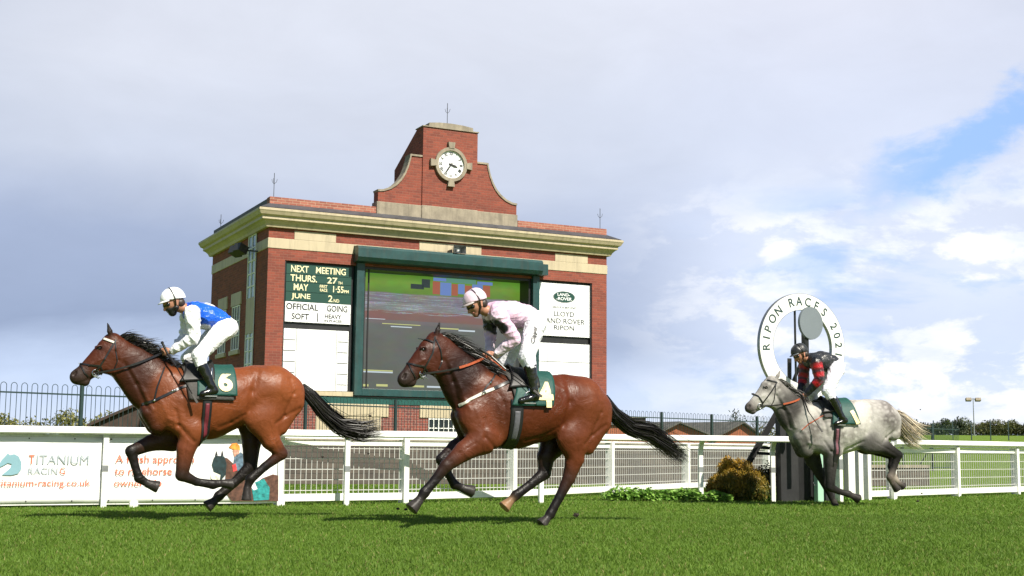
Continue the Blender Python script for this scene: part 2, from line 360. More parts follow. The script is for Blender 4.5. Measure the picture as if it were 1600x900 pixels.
for o_, z in ((.36, 7.485), (.02, 7.66), (-.05, 7.66), (-.05, 7.57)): vs += [(-o_, -o_, z), (W_+o_, -o_, z), (W_+o_, D_+o_, z), (-o_, D_+o_, z)]
b.add(vs, [(4*i+c, 4*i+(c+1) % 4, 4*((i+1) % 4)+(c+1) % 4, 4*((i+1) % 4)+c) for i in range(4) for c in range(4)])
b.build('lead_flashing', M_LEAD, bld)
MB().box(0, 3.22, 0, .3, 7.5, 7.86).build('parapet', M_BRICKP, bld); MB().box(7.93, W_, 0, .3, 7.5, 7.86).build('parapet', M_BRICKP, bld)
b = MB(); b.box(.0, .3, .302, D_, 7.5, 7.84); b.box(W_-.3, W_, .302, D_, 7.5, 7.84); b.box(.3, W_-.3, D_-.3, D_, 7.5, 7.84); b.box(.3, W_-.3, .302, D_-.3, 7.5, 7.6); b.build('roof', M_LEAD, bld)
# gable: stone base, curved wings, clock tower
b = MB(); b.box(3.23, 7.91, -.03, .4, 7.6, 8.03); b.box(4.66, 6.51, -.07, .3, 7.6, 8.04); b.build('gable_base', M_STONE, bld, bevel=.015)
arc = [(3.27, 8.33), (3.45, 8.35), (3.66, 8.43), (3.85, 8.56), (4.01, 8.73), (4.13, 8.93), (4.22, 9.15), (4.29, 9.40), (4.31, 9.52)]
b = MB()
for sgn in (1, -1):
    P = [(3.27, 8.03)]+arc+[(4.67, 9.52), (4.67, 8.03)]
    if sgn < 0: P = [(11.15-x, z) for x, z in P]
    b.prism(P, 0, .35)
b.prism([(4.67, 8.03), (6.49, 8.03), (6.49, 10.47), (4.67, 10.47)], -.045, .5)
P = [(0.5, 8.0), (2.3, 8.0), (2.3, 9.55), (.5, 10.46)]
b.add([(4.67, y, z) for y, z in P]+[(6.49, y, z) for y, z in P], [(0, 1, 2, 3), (7, 6, 5, 4), (0, 4, 5, 1), (1, 5, 6, 2), (2, 6, 7, 3), (3, 7, 4, 0)])
b.build('clock_gable', M_BRICK, bld)
b = MB()
for sgn in (1, -1):
    c_ = arc+[(4.665, 9.52)]
    top = [(x-.035, z+.055) for x, z in c_]; top[-1] = (4.665, 9.575); top[-2] = (4.27, 9.575); top[0] = (3.25, 8.39)
    for i in range(len(c_)-1):
        q = [c_[i], c_[i+1], top[i+1], top[i]]
        if sgn < 0: q = [(11.15-x, z) for x, z in q]
        b.prism(q, -.03, .38)
b.prism([(4.64, 10.47), (6.52, 10.47), (6.52, 10.50), (6.32, 10.50), (6.31, 10.60), (5.98, 10.64), (5.58, 10.655), (5.18, 10.64), (4.85, 10.60), (4.84, 10.50), (4.64, 10.50)], -.08, .52)
b.build('coping', M_STONE, bld)
# clock: a part with sub-parts
cx_, cz_ = 5.58, 9.37
def ringprism(mb, cx, cz, r0_, r1_, y0, y1, n=48):
    vs = []
    for k in range(n):
        a = 2*math.pi*k/n; c, s_ = math.cos(a), math.sin(a)
        vs += [(cx+c*r0_, y0, cz+s_*r0_), (cx+c*r1_, y0, cz+s_*r1_), (cx+c*r1_, y1, cz+s_*r1_), (cx+c*r0_, y1, cz+s_*r0_)]
    mb.add(vs, [(4*k+i, 4*((k+1) % n)+i, 4*((k+1) % n)+(i+1) % 4, 4*k+(i+1) % 4) for k in range(n) for i in range(4)])
def disc(mb, cx, cz, r, y0, y1, n=40): mb.prism([(cx+r*math.cos(2*math.pi*k/n), cz+r*math.sin(2*math.pi*k/n)) for k in range(n)], y0, y1)
b = MB(); ringprism(b, cx_, cz_, .43, .53, -.14, -.03)
for a in range(4):
    c, s_ = round(math.cos(a*math.pi/2)), round(math.sin(a*math.pi/2))
    P = [(.50, -.085), (.69, -.115), (.69, .115), (.50, .085)]
    b.prism([(cx_+x*c-y*s_, cz_+x*s_+y*c) for x, y in P], -.155, -.04)
clk = b.build('clock', M_STONE, bld)
b = MB(); disc(b, cx_, cz_, .435, -.08, -.04); b.build('dial', M_BOARD, clk)
b = MB()
for k, s_ in enumerate(['XII', 'I', 'II', 'III', 'IIII', 'V', 'VI', 'VII', 'VIII', 'IX', 'X', 'XI']):
    v, f = text_data(s_, .135, .75, 0, bold=.004); a = -R(30*k)
    b = MB(); b.add([(cx_+math.cos(a)*x-math.sin(a)*(y+.335), -.086, cz_+math.sin(a)*x+math.cos(a)*(y+.335)) for x, y, z in v], f); b.build('numeral', M_LETBK, clk)
for nm, ang, ln, w in (('hour_hand', 107, .24, .035), ('minute_hand', 214, .37, .024)):
    a = R(90-ang); d = np.array([math.cos(a), 0, math.sin(a)]); p = np.array([-math.sin(a), 0, math.cos(a)]); c = np.array([cx_, -.10 if nm[0] == 'h' else -.115, cz_])
    b = MB(); pts = [c-d*.07-p*w*.6, c+d*ln*.6-p*w, c+d*ln, c+d*ln*.6+p*w, c-d*.07+p*w*.6]
    b.add([q for q in pts]+[q+np.array([0, .008, 0]) for q in pts], [(0, 1, 2, 3, 4), (9, 8, 7, 6, 5)]+[(i, (i+1) % 5, (i+1) % 5+5, i+5) for i in range(5)])
    b.build(nm, M_LETBK, clk)
# front openings
b = MB(); b.box(.502, 2.62, .14, .9, 2.25, 6.06); b.box(8.62, 10.618, .14, .9, 2.25, 6.06); b.box(2.62, 8.62, .75, .9, 2.25, 6.06); b.box(.502, .54, .03, .14, 2.25, 6.06); b.box(10.58, 10.618, .03, .14, 2.25, 6.06)
b.build('board_recess', M_BLACK, bld)
MB().box(.5, 2.62, -.05, .3, 2.232, 2.36).build('sill_course', M_CREAM, bld); MB().box(8.66, 10.62, -.05, .3, 2.232, 2.36).build('sill_course', M_CREAM, bld)
b = MB(); b.box(.5, 10.62, -.015, .3, 2.024, 2.23); b.build('green_beam', M_GREEN, bld)
b = MB()
for u0, u1 in ((1.71, 3.74), (4.72, 6.44), (7.42, 9.45)): b.box(u0, u1, -.03, .2, 1.66, 2.02)
b.build('lintel', M_CREAM, bld, bevel=.01)
for u0 in (1.54, 7.66):
    d = MB().box(u0, u0+1.98, -.012, .2, 0, 1.655).build('door', M_CREAM, bld)
    m_ = MB()
    for i in range(9): m_.box(u0+.02+i*.24, u0+.032+i*.24, -.02, -.012, 0, 1.65)
    m_.build('plank_joints', M_STONE, d)
w = MB().box(5.02, 6.14, -.004, .2, .55, 1.655).build('window', M_GLASS, bld); b = MB()
for i in range(8): b.box(5.02+i*.16-.012, 5.02+i*.16+.012, -.03, -.004, .55, 1.655)
for z in (.8, 1.08, 1.36, 1.63): b.box(5.02, 6.14, -.028, -.006, z-.014, z+.014)
b.build('window_frame', M_WPAINT, w)
# canopy over the screen
b = MB(); P = [(-.42, 6.27), (-.42, 6.52), (-.36, 6.60), (.0, 6.63), (.0, 6.14), (-.34, 6.16)]
b.add([(2.55, y, z) for y, z in P]+[(8.62, y, z) for y, z in P], [(0, 1, 2, 3, 4, 5), (11, 10, 9, 8, 7, 6)]+[(i, (i+1) % 6, (i+1) % 6+6, i+6) for i in range(6)])
b.box(8.63, 8.86, -.30, 0, 6.16, 6.50)
b.build('canopy', M_CANOPY, bld)
# side wall: glazed stair strip, windows
g = MB().box(-.02, .2, 1.22, 1.98, 2.4, 6.98); st = g.build('stair_window', M_STRIP, bld)
b = MB()
for z in np.arange(2.4, 6.99, .38): b.box(-.04, -.02, 1.2, 2.0, z-.02, z+.02)
for y in (1.2, 1.6, 2.0): b.box(-.045, -.021, y-.025, y+.025, 2.4, 6.98)
b.build('window_frame', M_WPAINT, st); MB().box(-.05, -.02, 1.2, 2.0, 4.05, 5.1).build('infill_panel', M_CREAM, st)
for y0 in (2.72, 4.38):
    w = MB().box(-.006, .2, y0+.12, y0+.98, 3.66, 5.02).build('window', M_GLASS, bld); b = MB()
    for i in range(4): b.box(-.03, -.006, y0+.12+i*.287-.02, y0+.12+i*.287+.02, 3.66, 5.02)
    for z in (3.68, 4.1, 4.55, 5.0): b.box(-.028, -.008, y0+.12, y0+.98, z-.018, z+.018)
    b.build('window_frame', M_WPAINT, w); MB().box(-.04, .1, y0-.02, y0+1.12, 5.03, 5.42).build('lintel', M_CREAM, w); MB().box(-.07, .1, y0, y0+1.1, 3.53, 3.655).build('sill', M_CREAM, w)
    b = MB(); b.box(-.004, .2, y0+.12, y0+.98, .9, 2.0); w2 = b.build('window', M_GLASS, bld); MB().box(-.04, .1, y0-.02, y0+1.12, 2.01, 2.3).build('lintel', M_CREAM, w2)
# lightning rods
def rod(u, v, z0, z1, label):
    t = empty('lightning_rod', bw(u, v, z0), TH); tag(t, label, 'lightning rod', 'lightning rods on the roof')
    h = z1-z0; MB().tube([(0, 0, -.05), (0, 0, h)], .009, 6).build('mast', M_IRON, t)
    b = MB()
    for a in range(3):
        c, s_ = math.cos(a*2.1), math.sin(a*2.1); b.tube([(0, 0, h-.32), (c*.07, s_*.07, h-.25), (c*.09, s_*.09, h-.17)], .006, 5)
    b.build('prongs', M_IRON, t)
rod(5.56, .2, 10.65, 11.36, 'thin lightning rod on top of the clock gable')
rod(.15, .15, 7.85, 8.58, 'thin lightning rod on the near roof corner above the notice board')
rod(11.0, .15, 7.85, 8.55, 'thin lightning rod on the right end of the brick parapet')
rod(.15, 6.3, 7.83, 8.35, 'thin lightning rod at the far back corner of the shaded side wall')

def at_b(mb, u, v, z):
    mb.v = [(a-u, b_-v, c-z) for a, b_, c in mb.v]; return mb
# loudspeaker and floodlight hung on the wall
t = empty('loudspeaker', bw(5.78, -.25, 6.72), TH); tag(t, 'small grey loudspeaker on bracket above the green canopy', 'loudspeaker')
b = MB(); b.add([(-.20, -.16, -.12), (.20, -.16, -.12), (.20, -.16, .13), (-.20, -.16, .13), (-.13, .1, -.08), (.13, .1, -.08), (.13, .1, .09), (-.13, .1, .09)], [(4, 5, 6, 7), (0, 1, 5, 4), (1, 2, 6, 5), (2, 3, 7, 6), (3, 0, 4, 7)]); b.build('horn', M_METAL, t)
MB().ell((0, .0, 0), (.05, .05, .05)).build('driver', M_WHITE, t); MB().box(-.22, .22, -.05, .05, -.19, -.15).box(-.24, -.20, -.03, .24, -.19, .0).build('bracket', M_IRON, t)
t = empty('floodlight', bw(-.35, 1.0, 6.45), TH); tag(t, 'dark floodlight pair on arm over the shaded brick side wall', 'floodlight')
b = MB(); b.bar((.35, 0, -.05), (-.1, .3, .0), .04, .04); b.build('arm', M_IRON, t)
for dy in (.25, .75):
    b = MB(); b.obox((-.12, dy, 0.02), (.13, .04, -.06), (-.05, .17, 0), (.04, .01, .11)); b.build('lamp_head', M_IRON, t)

# notice board, left of the screen
nb = empty('notice_board', bw(1.53, .1, 4.31), TH); tag(nb, 'green and white notice board listing the next meeting dates', 'sign')
def nbx(x): return .57+(x-465)/355*1.95
def nbz(y): return 6.0-1.69*(y-145)/345
O3 = (1.53, .1, 4.31)
MB_ = MB()
for y0, y1 in ((145, 207), (209, 254), (256, 311), (313, 369)): MB_.box(nbx(465), nbx(822), .08, .14, nbz(y1), nbz(y0))
at_b(MB_, *O3).build('green_panel', M_SIGNG, nb)
MB_ = MB()
for y0, y1 in ((371, 428), (430, 489)): MB_.box(nbx(465), nbx(822), .078, .14, nbz(y1), nbz(y0))
at_b(MB_, *O3).build('white_panel', M_BOARD, nb)
cr = MB(); bk = MB()
for s_, x0, x1, y0, y1, mb_ in (('NEXT', 490, 585, 157, 196, cr), ('MEETING', 625, 790, 157, 196, cr), ('THURS.', 488, 632, 211, 250, cr), ('27', 688, 744, 214, 251, cr), ('TH', 748, 772, 236, 252, cr),
        ('MAY', 507, 585, 264, 303, cr), ('FIRST', 648, 690, 262, 280, cr), ('RACE', 650, 690, 284, 302, cr), ('1·55', 722, 780, 264, 302, cr), ('PM', 783, 808, 284, 302, cr), ('JUNE', 496, 598, 321, 360, cr), ('2', 696, 720, 321, 360, cr), ('ND', 726, 757, 342, 361, cr),
        ('OFFICIAL', 470, 643, 380, 418, bk), ('GOING', 690, 804, 380, 418, bk), ('SOFT', 500, 594, 438, 474, bk), ('HEAVY', 680, 772, 434, 460, bk), ('IN PLACES', 678, 774, 466, 480, bk)):
    lt = MB(); text_fit(lt, s_, nbx(x0), nbx(x1), nbz(y1), nbz(y0), .074, bold=.022 if mb_ is bk else .014); at_b(lt, *O3).build('cream_letters' if mb_ is cr else 'black_letters', M_LETCR if mb_ is cr else M_LETBK, nb)
at_b(MB().box(nbx(638), nbx(643), .072, .0745, nbz(482), nbz(432)), *O3).build('divider', M_LETBK, nb)
# blank result board under it
rb = empty('result_board', bw(1.51, .1, 2.38), TH); tag(rb, 'blank white ruled board below the green notice board', 'sign')
at_b(MB().box(.545, 2.49, .08, .14, 2.38, 4.12), 1.51, .1, 2.38).build('board', M_BOARD, rb)
for u in (.93, 2.13): at_b(MB().box(u-.008, u+.008, .0755, .0795, 2.38, 4.12), 1.51, .1, 2.38).build('ruled_line', M_LETLT, rb)
for k in range(5):
    z = 3.80-k*.31
    for u0, u1 in ((.56, .90), (2.16, 2.47)): at_b(MB().box(u0, u1, .0755, .0795, z-.014, z+.014), 1.51, .1, 2.38).build('ruled_line', M_LETLT, rb)
# sponsor board, right of the screen
sb = empty('sponsor_board', bw(9.63, .1, 4.31), TH); tag(sb, 'white board with green oval badge and grey lettering', 'sign'); O4 = (9.63, .1, 4.31)
def sbx(x): return 8.70+(x-213)/284*1.88
def sbz(y): return 5.98-(y-208)/300*1.67
at_b(MB().box(8.70, 10.575, .08, .14, 4.31, 5.98), *O4).build('board', M_BOARD, sb)
b = MB(); n = 32; b.prism([(sbx(355)+.40*math.cos(2*math.pi*k/n), sbz(283)+.185*math.sin(2*math.pi*k/n)) for k in range(n)], .072, .09); at_b(b, *O4).build('badge', M_METAL, sb)
b = MB(); b.prism([(sbx(355)+.375*math.cos(2*math.pi*k/n), sbz(283)+.165*math.sin(2*math.pi*k/n)) for k in range(n)], .066, .09); at_b(b, *O4).build('badge_field', M_SIGNG, sb)
for s_, x0, x1, y0, y1 in (('LAND-', 318, 386, 262, 279), ('-ROVER', 312, 396, 285, 303)):
    b = MB(); text_fit(b, s_, sbx(x0), sbx(x1), sbz(y1), sbz(y0), .062, .02); at_b(b, *O4).build('badge_letters', M_BOARD, sb)
for s_, x0, x1, y0, y1 in (('ABOVE & BEYOND', 290, 422, 338, 349), ('LLOYD', 300, 411, 367, 395), ('LAND ROVER', 239, 469, 407, 436), ('RIPON', 301, 411, 446, 473)):
    b = MB(); text_fit(b, s_, sbx(x0), sbx(x1), sbz(y1), sbz(y0), .074, .010); at_b(b, *O4).build('lettering', M_LETGR, sb)
rb2 = empty('result_board', bw(9.63, .1, 2.38), TH); tag(rb2, 'blank white board below the badge board, crossed by one line', 'sign')
at_b(MB().box(8.70, 10.575, .08, .14, 2.38, 4.08), 9.63, .1, 2.38).build('board', M_BOARD, rb2)
at_b(MB().box(8.70, 10.57, .0755, .0795, 3.49, 3.51), 9.63, .1, 2.38).build('ruled_line', M_LETLT, rb2); at_b(MB().box(9.05, 9.06, .075, .079, 2.4, 4.06), 9.63, .1, 2.38).build('ruled_line', M_LETLT, rb2)

# video screen in its green frame
vsn = empty('video_screen', bw(5.6, .1, 2.24), TH); tag(vsn, 'large video screen with glitching picture in a dark green frame', 'screen'); O5 = (5.6, .1, 2.24)
b = MB(); b.box(2.64, 2.88, -.10, .5, 2.26, 6.14); b.box(8.44, 8.67, -.10, .5, 2.26, 6.14); b.box(2.88, 8.44, -.10, .5, 2.26, 2.47); at_b(b, *O5).build('frame', M_CANOPY, vsn, bevel=.01)
b = MB(); b.box(2.882, 2.96, .05, .74, 2.472, 6.055); b.box(8.36, 8.438, .05, .74, 2.472, 6.055); b.box(2.96, 8.36, .05, .74, 5.98, 6.055); b.box(3.1, 3.14, .2, .24, 2.5, 5.98); at_b(b, *O5).build('dark_surround', M_BLACK, vsn)
def screen_mat():
    m = bpy.data.materials.new('screen_picture'); m.use_nodes = True; t = m.node_tree; b = t.nodes['Principled BSDF']
    tcn = N(t, 'ShaderNodeTexCoord'); sp = N(t, 'ShaderNodeSeparateXYZ'); link(t, tcn.outputs['Generated'], sp.inputs[0])
    gx_, gz_ = sp.outputs[0], sp.outputs[2]
    def nz(sx, sz, det=2):
        c = N(t, 'ShaderNodeCombineXYZ'); link(t, math_n(t, 'MULTIPLY', gx_, sx), c.inputs[0]); link(t, math_n(t, 'MULTIPLY', gz_, sz), c.inputs[1])
        n = N(t, 'ShaderNodeTexNoise', inp={'Scale': 1., 'Detail': det, 'Roughness': .7}); link(t, c.outputs[0], n.inputs['Vector']); return n
    lines = nz(5, 130); fine = nz(90, 60, 3); soft = nz(7, 9)
    zz = math_n(t, 'ADD', gz_, math_n(t, 'MULTIPLY_ADD', lines.outputs[0], .03, -.015))
    base_ = ramp(t, zz, [(0, (.055, .062, .055)), (.46, (.066, .070, .066)), (.56, (.072, .074, .074)), (.58, (.10, .085, .085)), (.60, (.10, .085, .09)), (.605, (.13, .055, .05)), (.68, (.15, .06, .055)), (.69, (.12, .13, .13)), (.80, (.17, .15, .17)), (.835, (.16, .15, .14)), (.84, (.10, .19, .025)), (.93, (.13, .25, .03)), (1., (.07, .18, .02))])
    glitch = mixc(t, math_n(t, 'MULTIPLY', math_n(t, 'GREATER_THAN', lines.outputs[0], .55), math_n(t, 'MULTIPLY', math_n(t, 'GREATER_THAN', gz_, .66), math_n(t, 'LESS_THAN', gz_, .83))), base_, mixc(t, 1., fine.outputs[1], (.45, .5, .55), 'MULTIPLY'))
    out = mixc(t, .35, glitch, mixc(t, 1., glitch, soft.outputs[1], 'OVERLAY'))
    b.inputs['Base Color'].default_value = (.02, .02, .02, 1); b.inputs['Roughness'].default_value = .35
    link(t, out, b.inputs['Emission Color']); b.inputs['Emission Strength'].default_value = .68
    return m
def flat_em(name, c, s=.5):
    m = mat(name, (.02, .02, .02), .4, .1); bb = m.node_tree.nodes['Principled BSDF']; bb.inputs['Emission Color'].default_value = (*c, 1); bb.inputs['Emission Strength'].default_value = s; return m
X0, X1, Z0, Z1 = 2.96, 8.36, 2.475, 5.98
at_b(MB().box(X0, X1, .66, .75, Z0, Z1), *O5).build('display', screen_mat(), vsn)
E_BL, E_BR, E_YE, E_WH, E_GR, E_BK = flat_em('screen_blue', (.16, .26, .60)), flat_em('screen_brick', (.42, .12, .07)), flat_em('screen_yellow', (.60, .62, .22)), flat_em('screen_white', (.62, .72, .80)), flat_em('screen_green', (.12, .30, .22)), flat_em('screen_dark', (.03, .045, .05))
def sx_(x): return 3.12+(x-85)/(850-85)*(7.86-3.12)
def sz_(x, y):                      # picture rows, measured on the photograph's zoom, levelled
    yt = 170+(x-85)*.075; yb = 798+(x-60)*.03; return 5.98-(y-yt)/(yb-yt)*(5.98-2.45)
SCM = [E_BL, E_BR, E_YE, E_WH, E_GR, E_BK]
def patch(k, x0, x1, y0, y1):
    xm = (x0+x1)/2; at_b(MB().box(sx_(x0), sx_(x1), .655-.0004*k, .662, sz_(xm, y1), sz_(xm, y0)), *O5).build('picture_block', SCM[k], vsn)
for k, x0, x1, y0, y1 in ((5, 388, 432, 210, 255), (5, 330, 400, 236, 262), (1, 447, 486, 222, 290), (0, 488, 547, 228, 297), (1, 549, 583, 236, 298), (0, 585, 620, 236, 290), (1, 622, 660, 245, 300), (0, 662, 720, 240, 306), (1, 722, 762, 246, 306), (0, 450, 520, 203, 220), (4, 522, 682, 210, 232), (0, 690, 775, 226, 242), (5, 60, 300, 172, 179),
        (3, 100, 200, 419, 422), (2, 185, 385, 449, 453), (3, 230, 340, 462, 467), (2, 480, 590, 471, 477), (3, 590, 680, 482, 490), (3, 60, 245, 699, 706), (2, 90, 245, 692, 698), (2, 55, 122, 766, 778), (2, 162, 220, 767, 779), (2, 330, 410, 773, 783), (3, 425, 500, 777, 786), (2, 620, 760, 760, 772), (3, 640, 800, 700, 706)):
    patch(k, x0, x1, y0, y1)

# ------------------------------------------------------------------ running rail
def unit(v): return v/np.linalg.norm(v)
RAILZ = 1.035
RP = [np.array(p) for p in ((-11.6, 13.45, 0), (-5.30, 16.60, 0), (-2.23, 17.95, 0), (.48, 19.25, 0), (2.0, 19.88, 0), (3.0, 20.18, 0), (4.36, 20.42, 0))]
def rail_at(x):                                   # point on the rail line under image column x
    best = None
    for i in range(len(RP)-1):
        a, c = RP[i], RP[i+1]; d = c-a
        k = (x-800)/FPX; r = ray(x, 700); k = r[0]/r[1]
        tt = (k*a[1]-a[0])/(d[0]-k*d[1]+1e-12)
        if -.001 <= tt <= 1.001: return a+d*tt, unit(d)
        best = (a+d*tt, unit(d))
    return best
def rail_profile(mb, pts, zt, h, w):
    prof_ = [(-w/2, -h*.30), (-w/2, h*.30), (-w*.36, h*.46), (w*.36, h*.46), (w/2, h*.30), (w/2, -h*.30), (w*.36, -h*.46), (-w*.36, -h*.46)]
    vs = []
    for i, p in enumerate(pts):
        d = unit(pts[min(i+1, len(pts)-1)]-pts[max(i-1, 0)]); n_ = np.array([-d[1], d[0], 0])
        for a, c in prof_: vs.append(p+n_*a+np.array([0, 0, zt-h/2+c]))
    m_ = len(prof_); fs = [(i*m_+k, i*m_+(k+1) % m_, (i+1)*m_+(k+1) % m_, (i+1)*m_+k) for i in range(len(pts)-1) for k in range(m_)]
    mb.add(vs, fs+[tuple(range(m_-1, -1, -1)), tuple(range((len(pts)-1)*m_, len(pts)*m_))])
def rail_post(parent, p, d, goose):
    n_ = np.array([-d[1], d[0], 0])               # away from the track
    b = MB()
    pts = [(0, -.02), (0, .74), (0, .80), (-.03, .88), (-.085, .945), (-.16, .975)] if goose else [(0, -.02), (0, .5), (0, .96)]
    off = .17 if goose else .03
    prof_ = []; vs = []
    for o_, z in pts:
        for a, c in ((-1, -1), (1, -1), (1, 1), (-1, 1)):
            zz = z+(c*.02 if goose and o_ < -.1 else 0)
            vs.append(p+n_*(off+o_+c*.03)+d*(a*.036)+np.array([0, 0, zz]))
    k = len(pts); fs = [(i*4+j, i*4+(j+1) % 4, (i+1)*4+(j+1) % 4, (i+1)*4+j) for i in range(k-1) for j in range(4)]+[(3, 2, 1, 0), ((k-1)*4, (k-1)*4+1, (k-1)*4+2, (k-1)*4+3)]
    b.add(vs, fs); b.v = [tuple(np.array(v)-ORG) for v in b.v]
    po = b.build('post', M_WHITE, parent, bevel=.008)
    t_ = MB(); c = p+n_*off; t_.obox(c+np.array([0, 0, .50]), d*.038, n_*.032, np.array([0, 0, .04])); t_.v = [tuple(np.array(v)-ORG) for v in t_.v]; t_.build('reflective_band', M_METAL, po)
ORG = RP[3]
rail = empty('running_rail', ORG); tag(rail, 'long white plastic running rail from the left edge to the finish post', 'rail')
jx, jd = rail_at(161)
def put(mb, name, m_, parent, **k):
    mb.v = [tuple(np.array(v)-ORG) for v in mb.v]; return mb.build(name, m_, parent, **k)
b = MB(); rail_profile(b, [RP[0], jx-jd*.004], RAILZ, .105, .11); put(b, 'top_rail', M_WHITE, rail)
mid_ = rail_at(845)[0]
b = MB(); rail_profile(b, [jx+jd*.004, RP[1], RP[2], RP[3]]+[RP[4]], RAILZ, .105, .11); put(b, 'top_rail', M_WHITE, rail)
b = MB(); rail_profile(b, [RP[4]+unit(RP[5]-RP[4])*.004, RP[5], rail_at(1236)[0]], RAILZ, .105, .11); put(b, 'top_rail', M_WHITE, rail)
for x, g_ in ((-190, 0), (166, 0), (544, 0), (847, 0), (1100, 1), (1213, 1)):
    p, d = rail_at(x); rail_post(rail, p, d, g_)
# second rail beyond the finish, running away to the right
RQ = [depth(1397, 700, 21.9), depth(1500, 700, 23.6), depth(1600, 700, 25.2), depth(1760, 700, 28.0), depth(2050, 700, 34.0)]
for p in RQ: p[2] = 0
ORG = RQ[0]
rail2 = empty('running_rail', ORG); tag(rail2, 'white plastic rail receding to the right behind the grey horse tail', 'rail')
b = MB(); rail_profile(b, RQ, RAILZ-.02, .10, .11); put(b, 'top_rail', M_WHITE, rail2)
RP_s = RP; RP = RQ
for x, g_ in ((1397, 0), (1503, 1), (1640, 1), (1800, 1)):
    p, d = rail_at(x); rail_post(rail2, p, d, g_)
RP = RP_s
# tall white posts beside the finish structure
for x0, x1, yt, Y, lab in ((1311, 1317, 706, 20.6, 'slim white post with grey band behind the grey horse foreleg'), (1324.5, 1336.5, 699, 20.9, 'broad white square post beside the dark finish structure'), (1341, 1349, 702, 21.2, 'plain white post at the start of the mesh fence')):
    a = depth(x0, 784, Y); c = depth(x1, 784, Y); tz = depth(x0, yt, Y)[2]; w_ = (c[0]-a[0])/2; o3 = np.array([(a[0]+c[0])/2, Y, 0])
    t = empty('white_post', o3, .3); tag(t, lab, 'post', 'white posts by the finish')
    MB().box(-w_, w_, -.03, .12, -.02, tz).build('post', M_WPAINT, t, bevel=.006)
    if w_ < .04: MB().box(-w_-.003, w_+.003, -.034, .124, .52, .68).build('reflective_band', M_METAL, t)
    else: MB().box(-w_-.012, w_+.012, -.042, .132, tz, tz+.02).build('cap', M_WPAINT, t)

# ------------------------------------------------------------------ mesh fence behind the rail
def mesh_fence(xs, line_pts, off, label, zt, first_org, wire_h=.145, base_z=.0):
    """posts under image columns xs along the polyline, pushed away from the track by off"""
    global ORG
    pts_ = [depth(x, 700, Y)*[1, 1, 0] for x, Y in xs]; pp = []
    for i_, p in enumerate(pts_):
        d = unit(pts_[min(i_+1, len(pts_)-1)]-pts_[max(i_-1, 0)]); pp.append((p, d, np.array([-d[1], d[0], 0])))
    ORG = pp[0][0]
    t = empty('mesh_fence', ORG); tag(t, label, 'fence')
    for p, d, n_ in pp:
        b = MB(); b.obox(p+np.array([0, 0, zt/2-.01]), d*.045, n_*.075, np.array([0, 0, zt/2+.01])); put(b, 'post', M_WPAINT, t, bevel=.006)
    for (p, d, n_), (q, d2, n2_) in zip(pp[:-1], pp[1:]):
        dd = unit(q-p); L = np.linalg.norm(q-p); nn = np.array([-dd[1], dd[0], 0])
        b = MB(); a_, c_ = p+dd*.05, q-dd*.05
        b.bar(a_+[0, 0, zt-.075], c_+[0, 0, zt-.075], .05, .07); b.bar(a_+[0, 0, zt-.005], c_+[0, 0, zt-.005], .12, .03); put(b, 'top_board', M_WPAINT, t, bevel=.004)
        b = MB(); b.bar(a_-nn*.03+[0, 0, .105], c_-nn*.03+[0, 0, .105], .05, .10); put(b, 'bottom_board', M_WPAINT, t, bevel=.004)
        b = MB(); n_w = int(L/.078)
        for i in range(1, n_w):
            s_ = p+dd*(L*i/n_w); b.bar(s_+[0, 0, .15], s_+[0, 0, zt-.11], .0075, .0075, up=dd)
        for z in np.arange(.20, zt-.12, wire_h):
            s0 = nn*.006; b.bar(p+s0+[0, 0, z], q+s0+[0, 0, z], .010, .010)
        put(b, 'wire_panel', M_WIRE, t)
    return t, pp
fence1, fp1 = mesh_fence([(437, 17.75), (632, 18.75), (800, 20.3), (953, 22.9), (1072, 25.6), (1197, 28.6)], None, 0, 'white mesh fence with square posts behind the long running rail', .93, None)
fence2, fp2 = mesh_fence([(1352, 21.6), (1392, 22.1), (1492, 23.6), (1585, 25.1), (1690, 27.), (1800, 29.2)], None, 0, 'white mesh fence running away right of the finish structure', .90, None)

# ------------------------------------------------------------------ banners
def banner(xa, xb, label):
    p, d = rail_at(xa); q, d2 = rail_at(xb); dd = unit(q-p); nn = np.array([-dd[1], dd[0], 0]); p = p+nn*.062; q = q+nn*.062
    t = empty('banner', p, math.atan2(dd[1], dd[0])); tag(t, label, 'banner', 'banners on the rail')
    L = np.linalg.norm(q-p)
    nx_, nz_ = 60, 14; vs = []
    for j in range(nz_+1):
        for i in range(nx_+1):
            u, z = L*i/nx_, .065+(.895-.065)*j/nz_
            wv = .004*math.sin(u*5.1+z*3)+.0025*math.sin(u*11-z*9)+.002*math.sin(u*3+z*17)
            vs.append((u, wv*(1-abs(2*j/nz_-1)**4), z))
    m_ = MB(); m_.add(vs, [(j*(nx_+1)+i, j*(nx_+1)+i+1, (j+1)*(nx_+1)+i+1, (j+1)*(nx_+1)+i) for j in range(nz_) for i in range(nx_)])
    sh = m_.build('sheet', M_BANNER, t, smooth_=True)
    so = sh.modifiers.new('solid', 'SOLIDIFY'); so.thickness = .003; so.offset = 1
    m_ = MB()
    for i in range(int(L/.55)+1):
        for z in (.09, .875): disc(m_, .05+i*.55, z, .009, -.012, .0, 8)
    m_.build('eyelets', M_IRON, sh)
    m_ = MB(); m_.box(0, L, .012, .05, .04, .068); m_.box(0, L, .012, .05, .897, .93); m_.build('batten', M_WPAINT, t)
    def bx(x, y):
        P = onplane(x, y, p, nn); r_ = P-p; return float(r_@dd), float(r_[2])
    return t, bx
M_TEAL = mat('banner_teal_print', (.20, .36, .42), .5, .05); M_ORG = mat('banner_orange_print', (.72, .14, .06), .5, .04); M_PGR = mat('banner_grey_print', (.33, .38, .41), .5, .04)
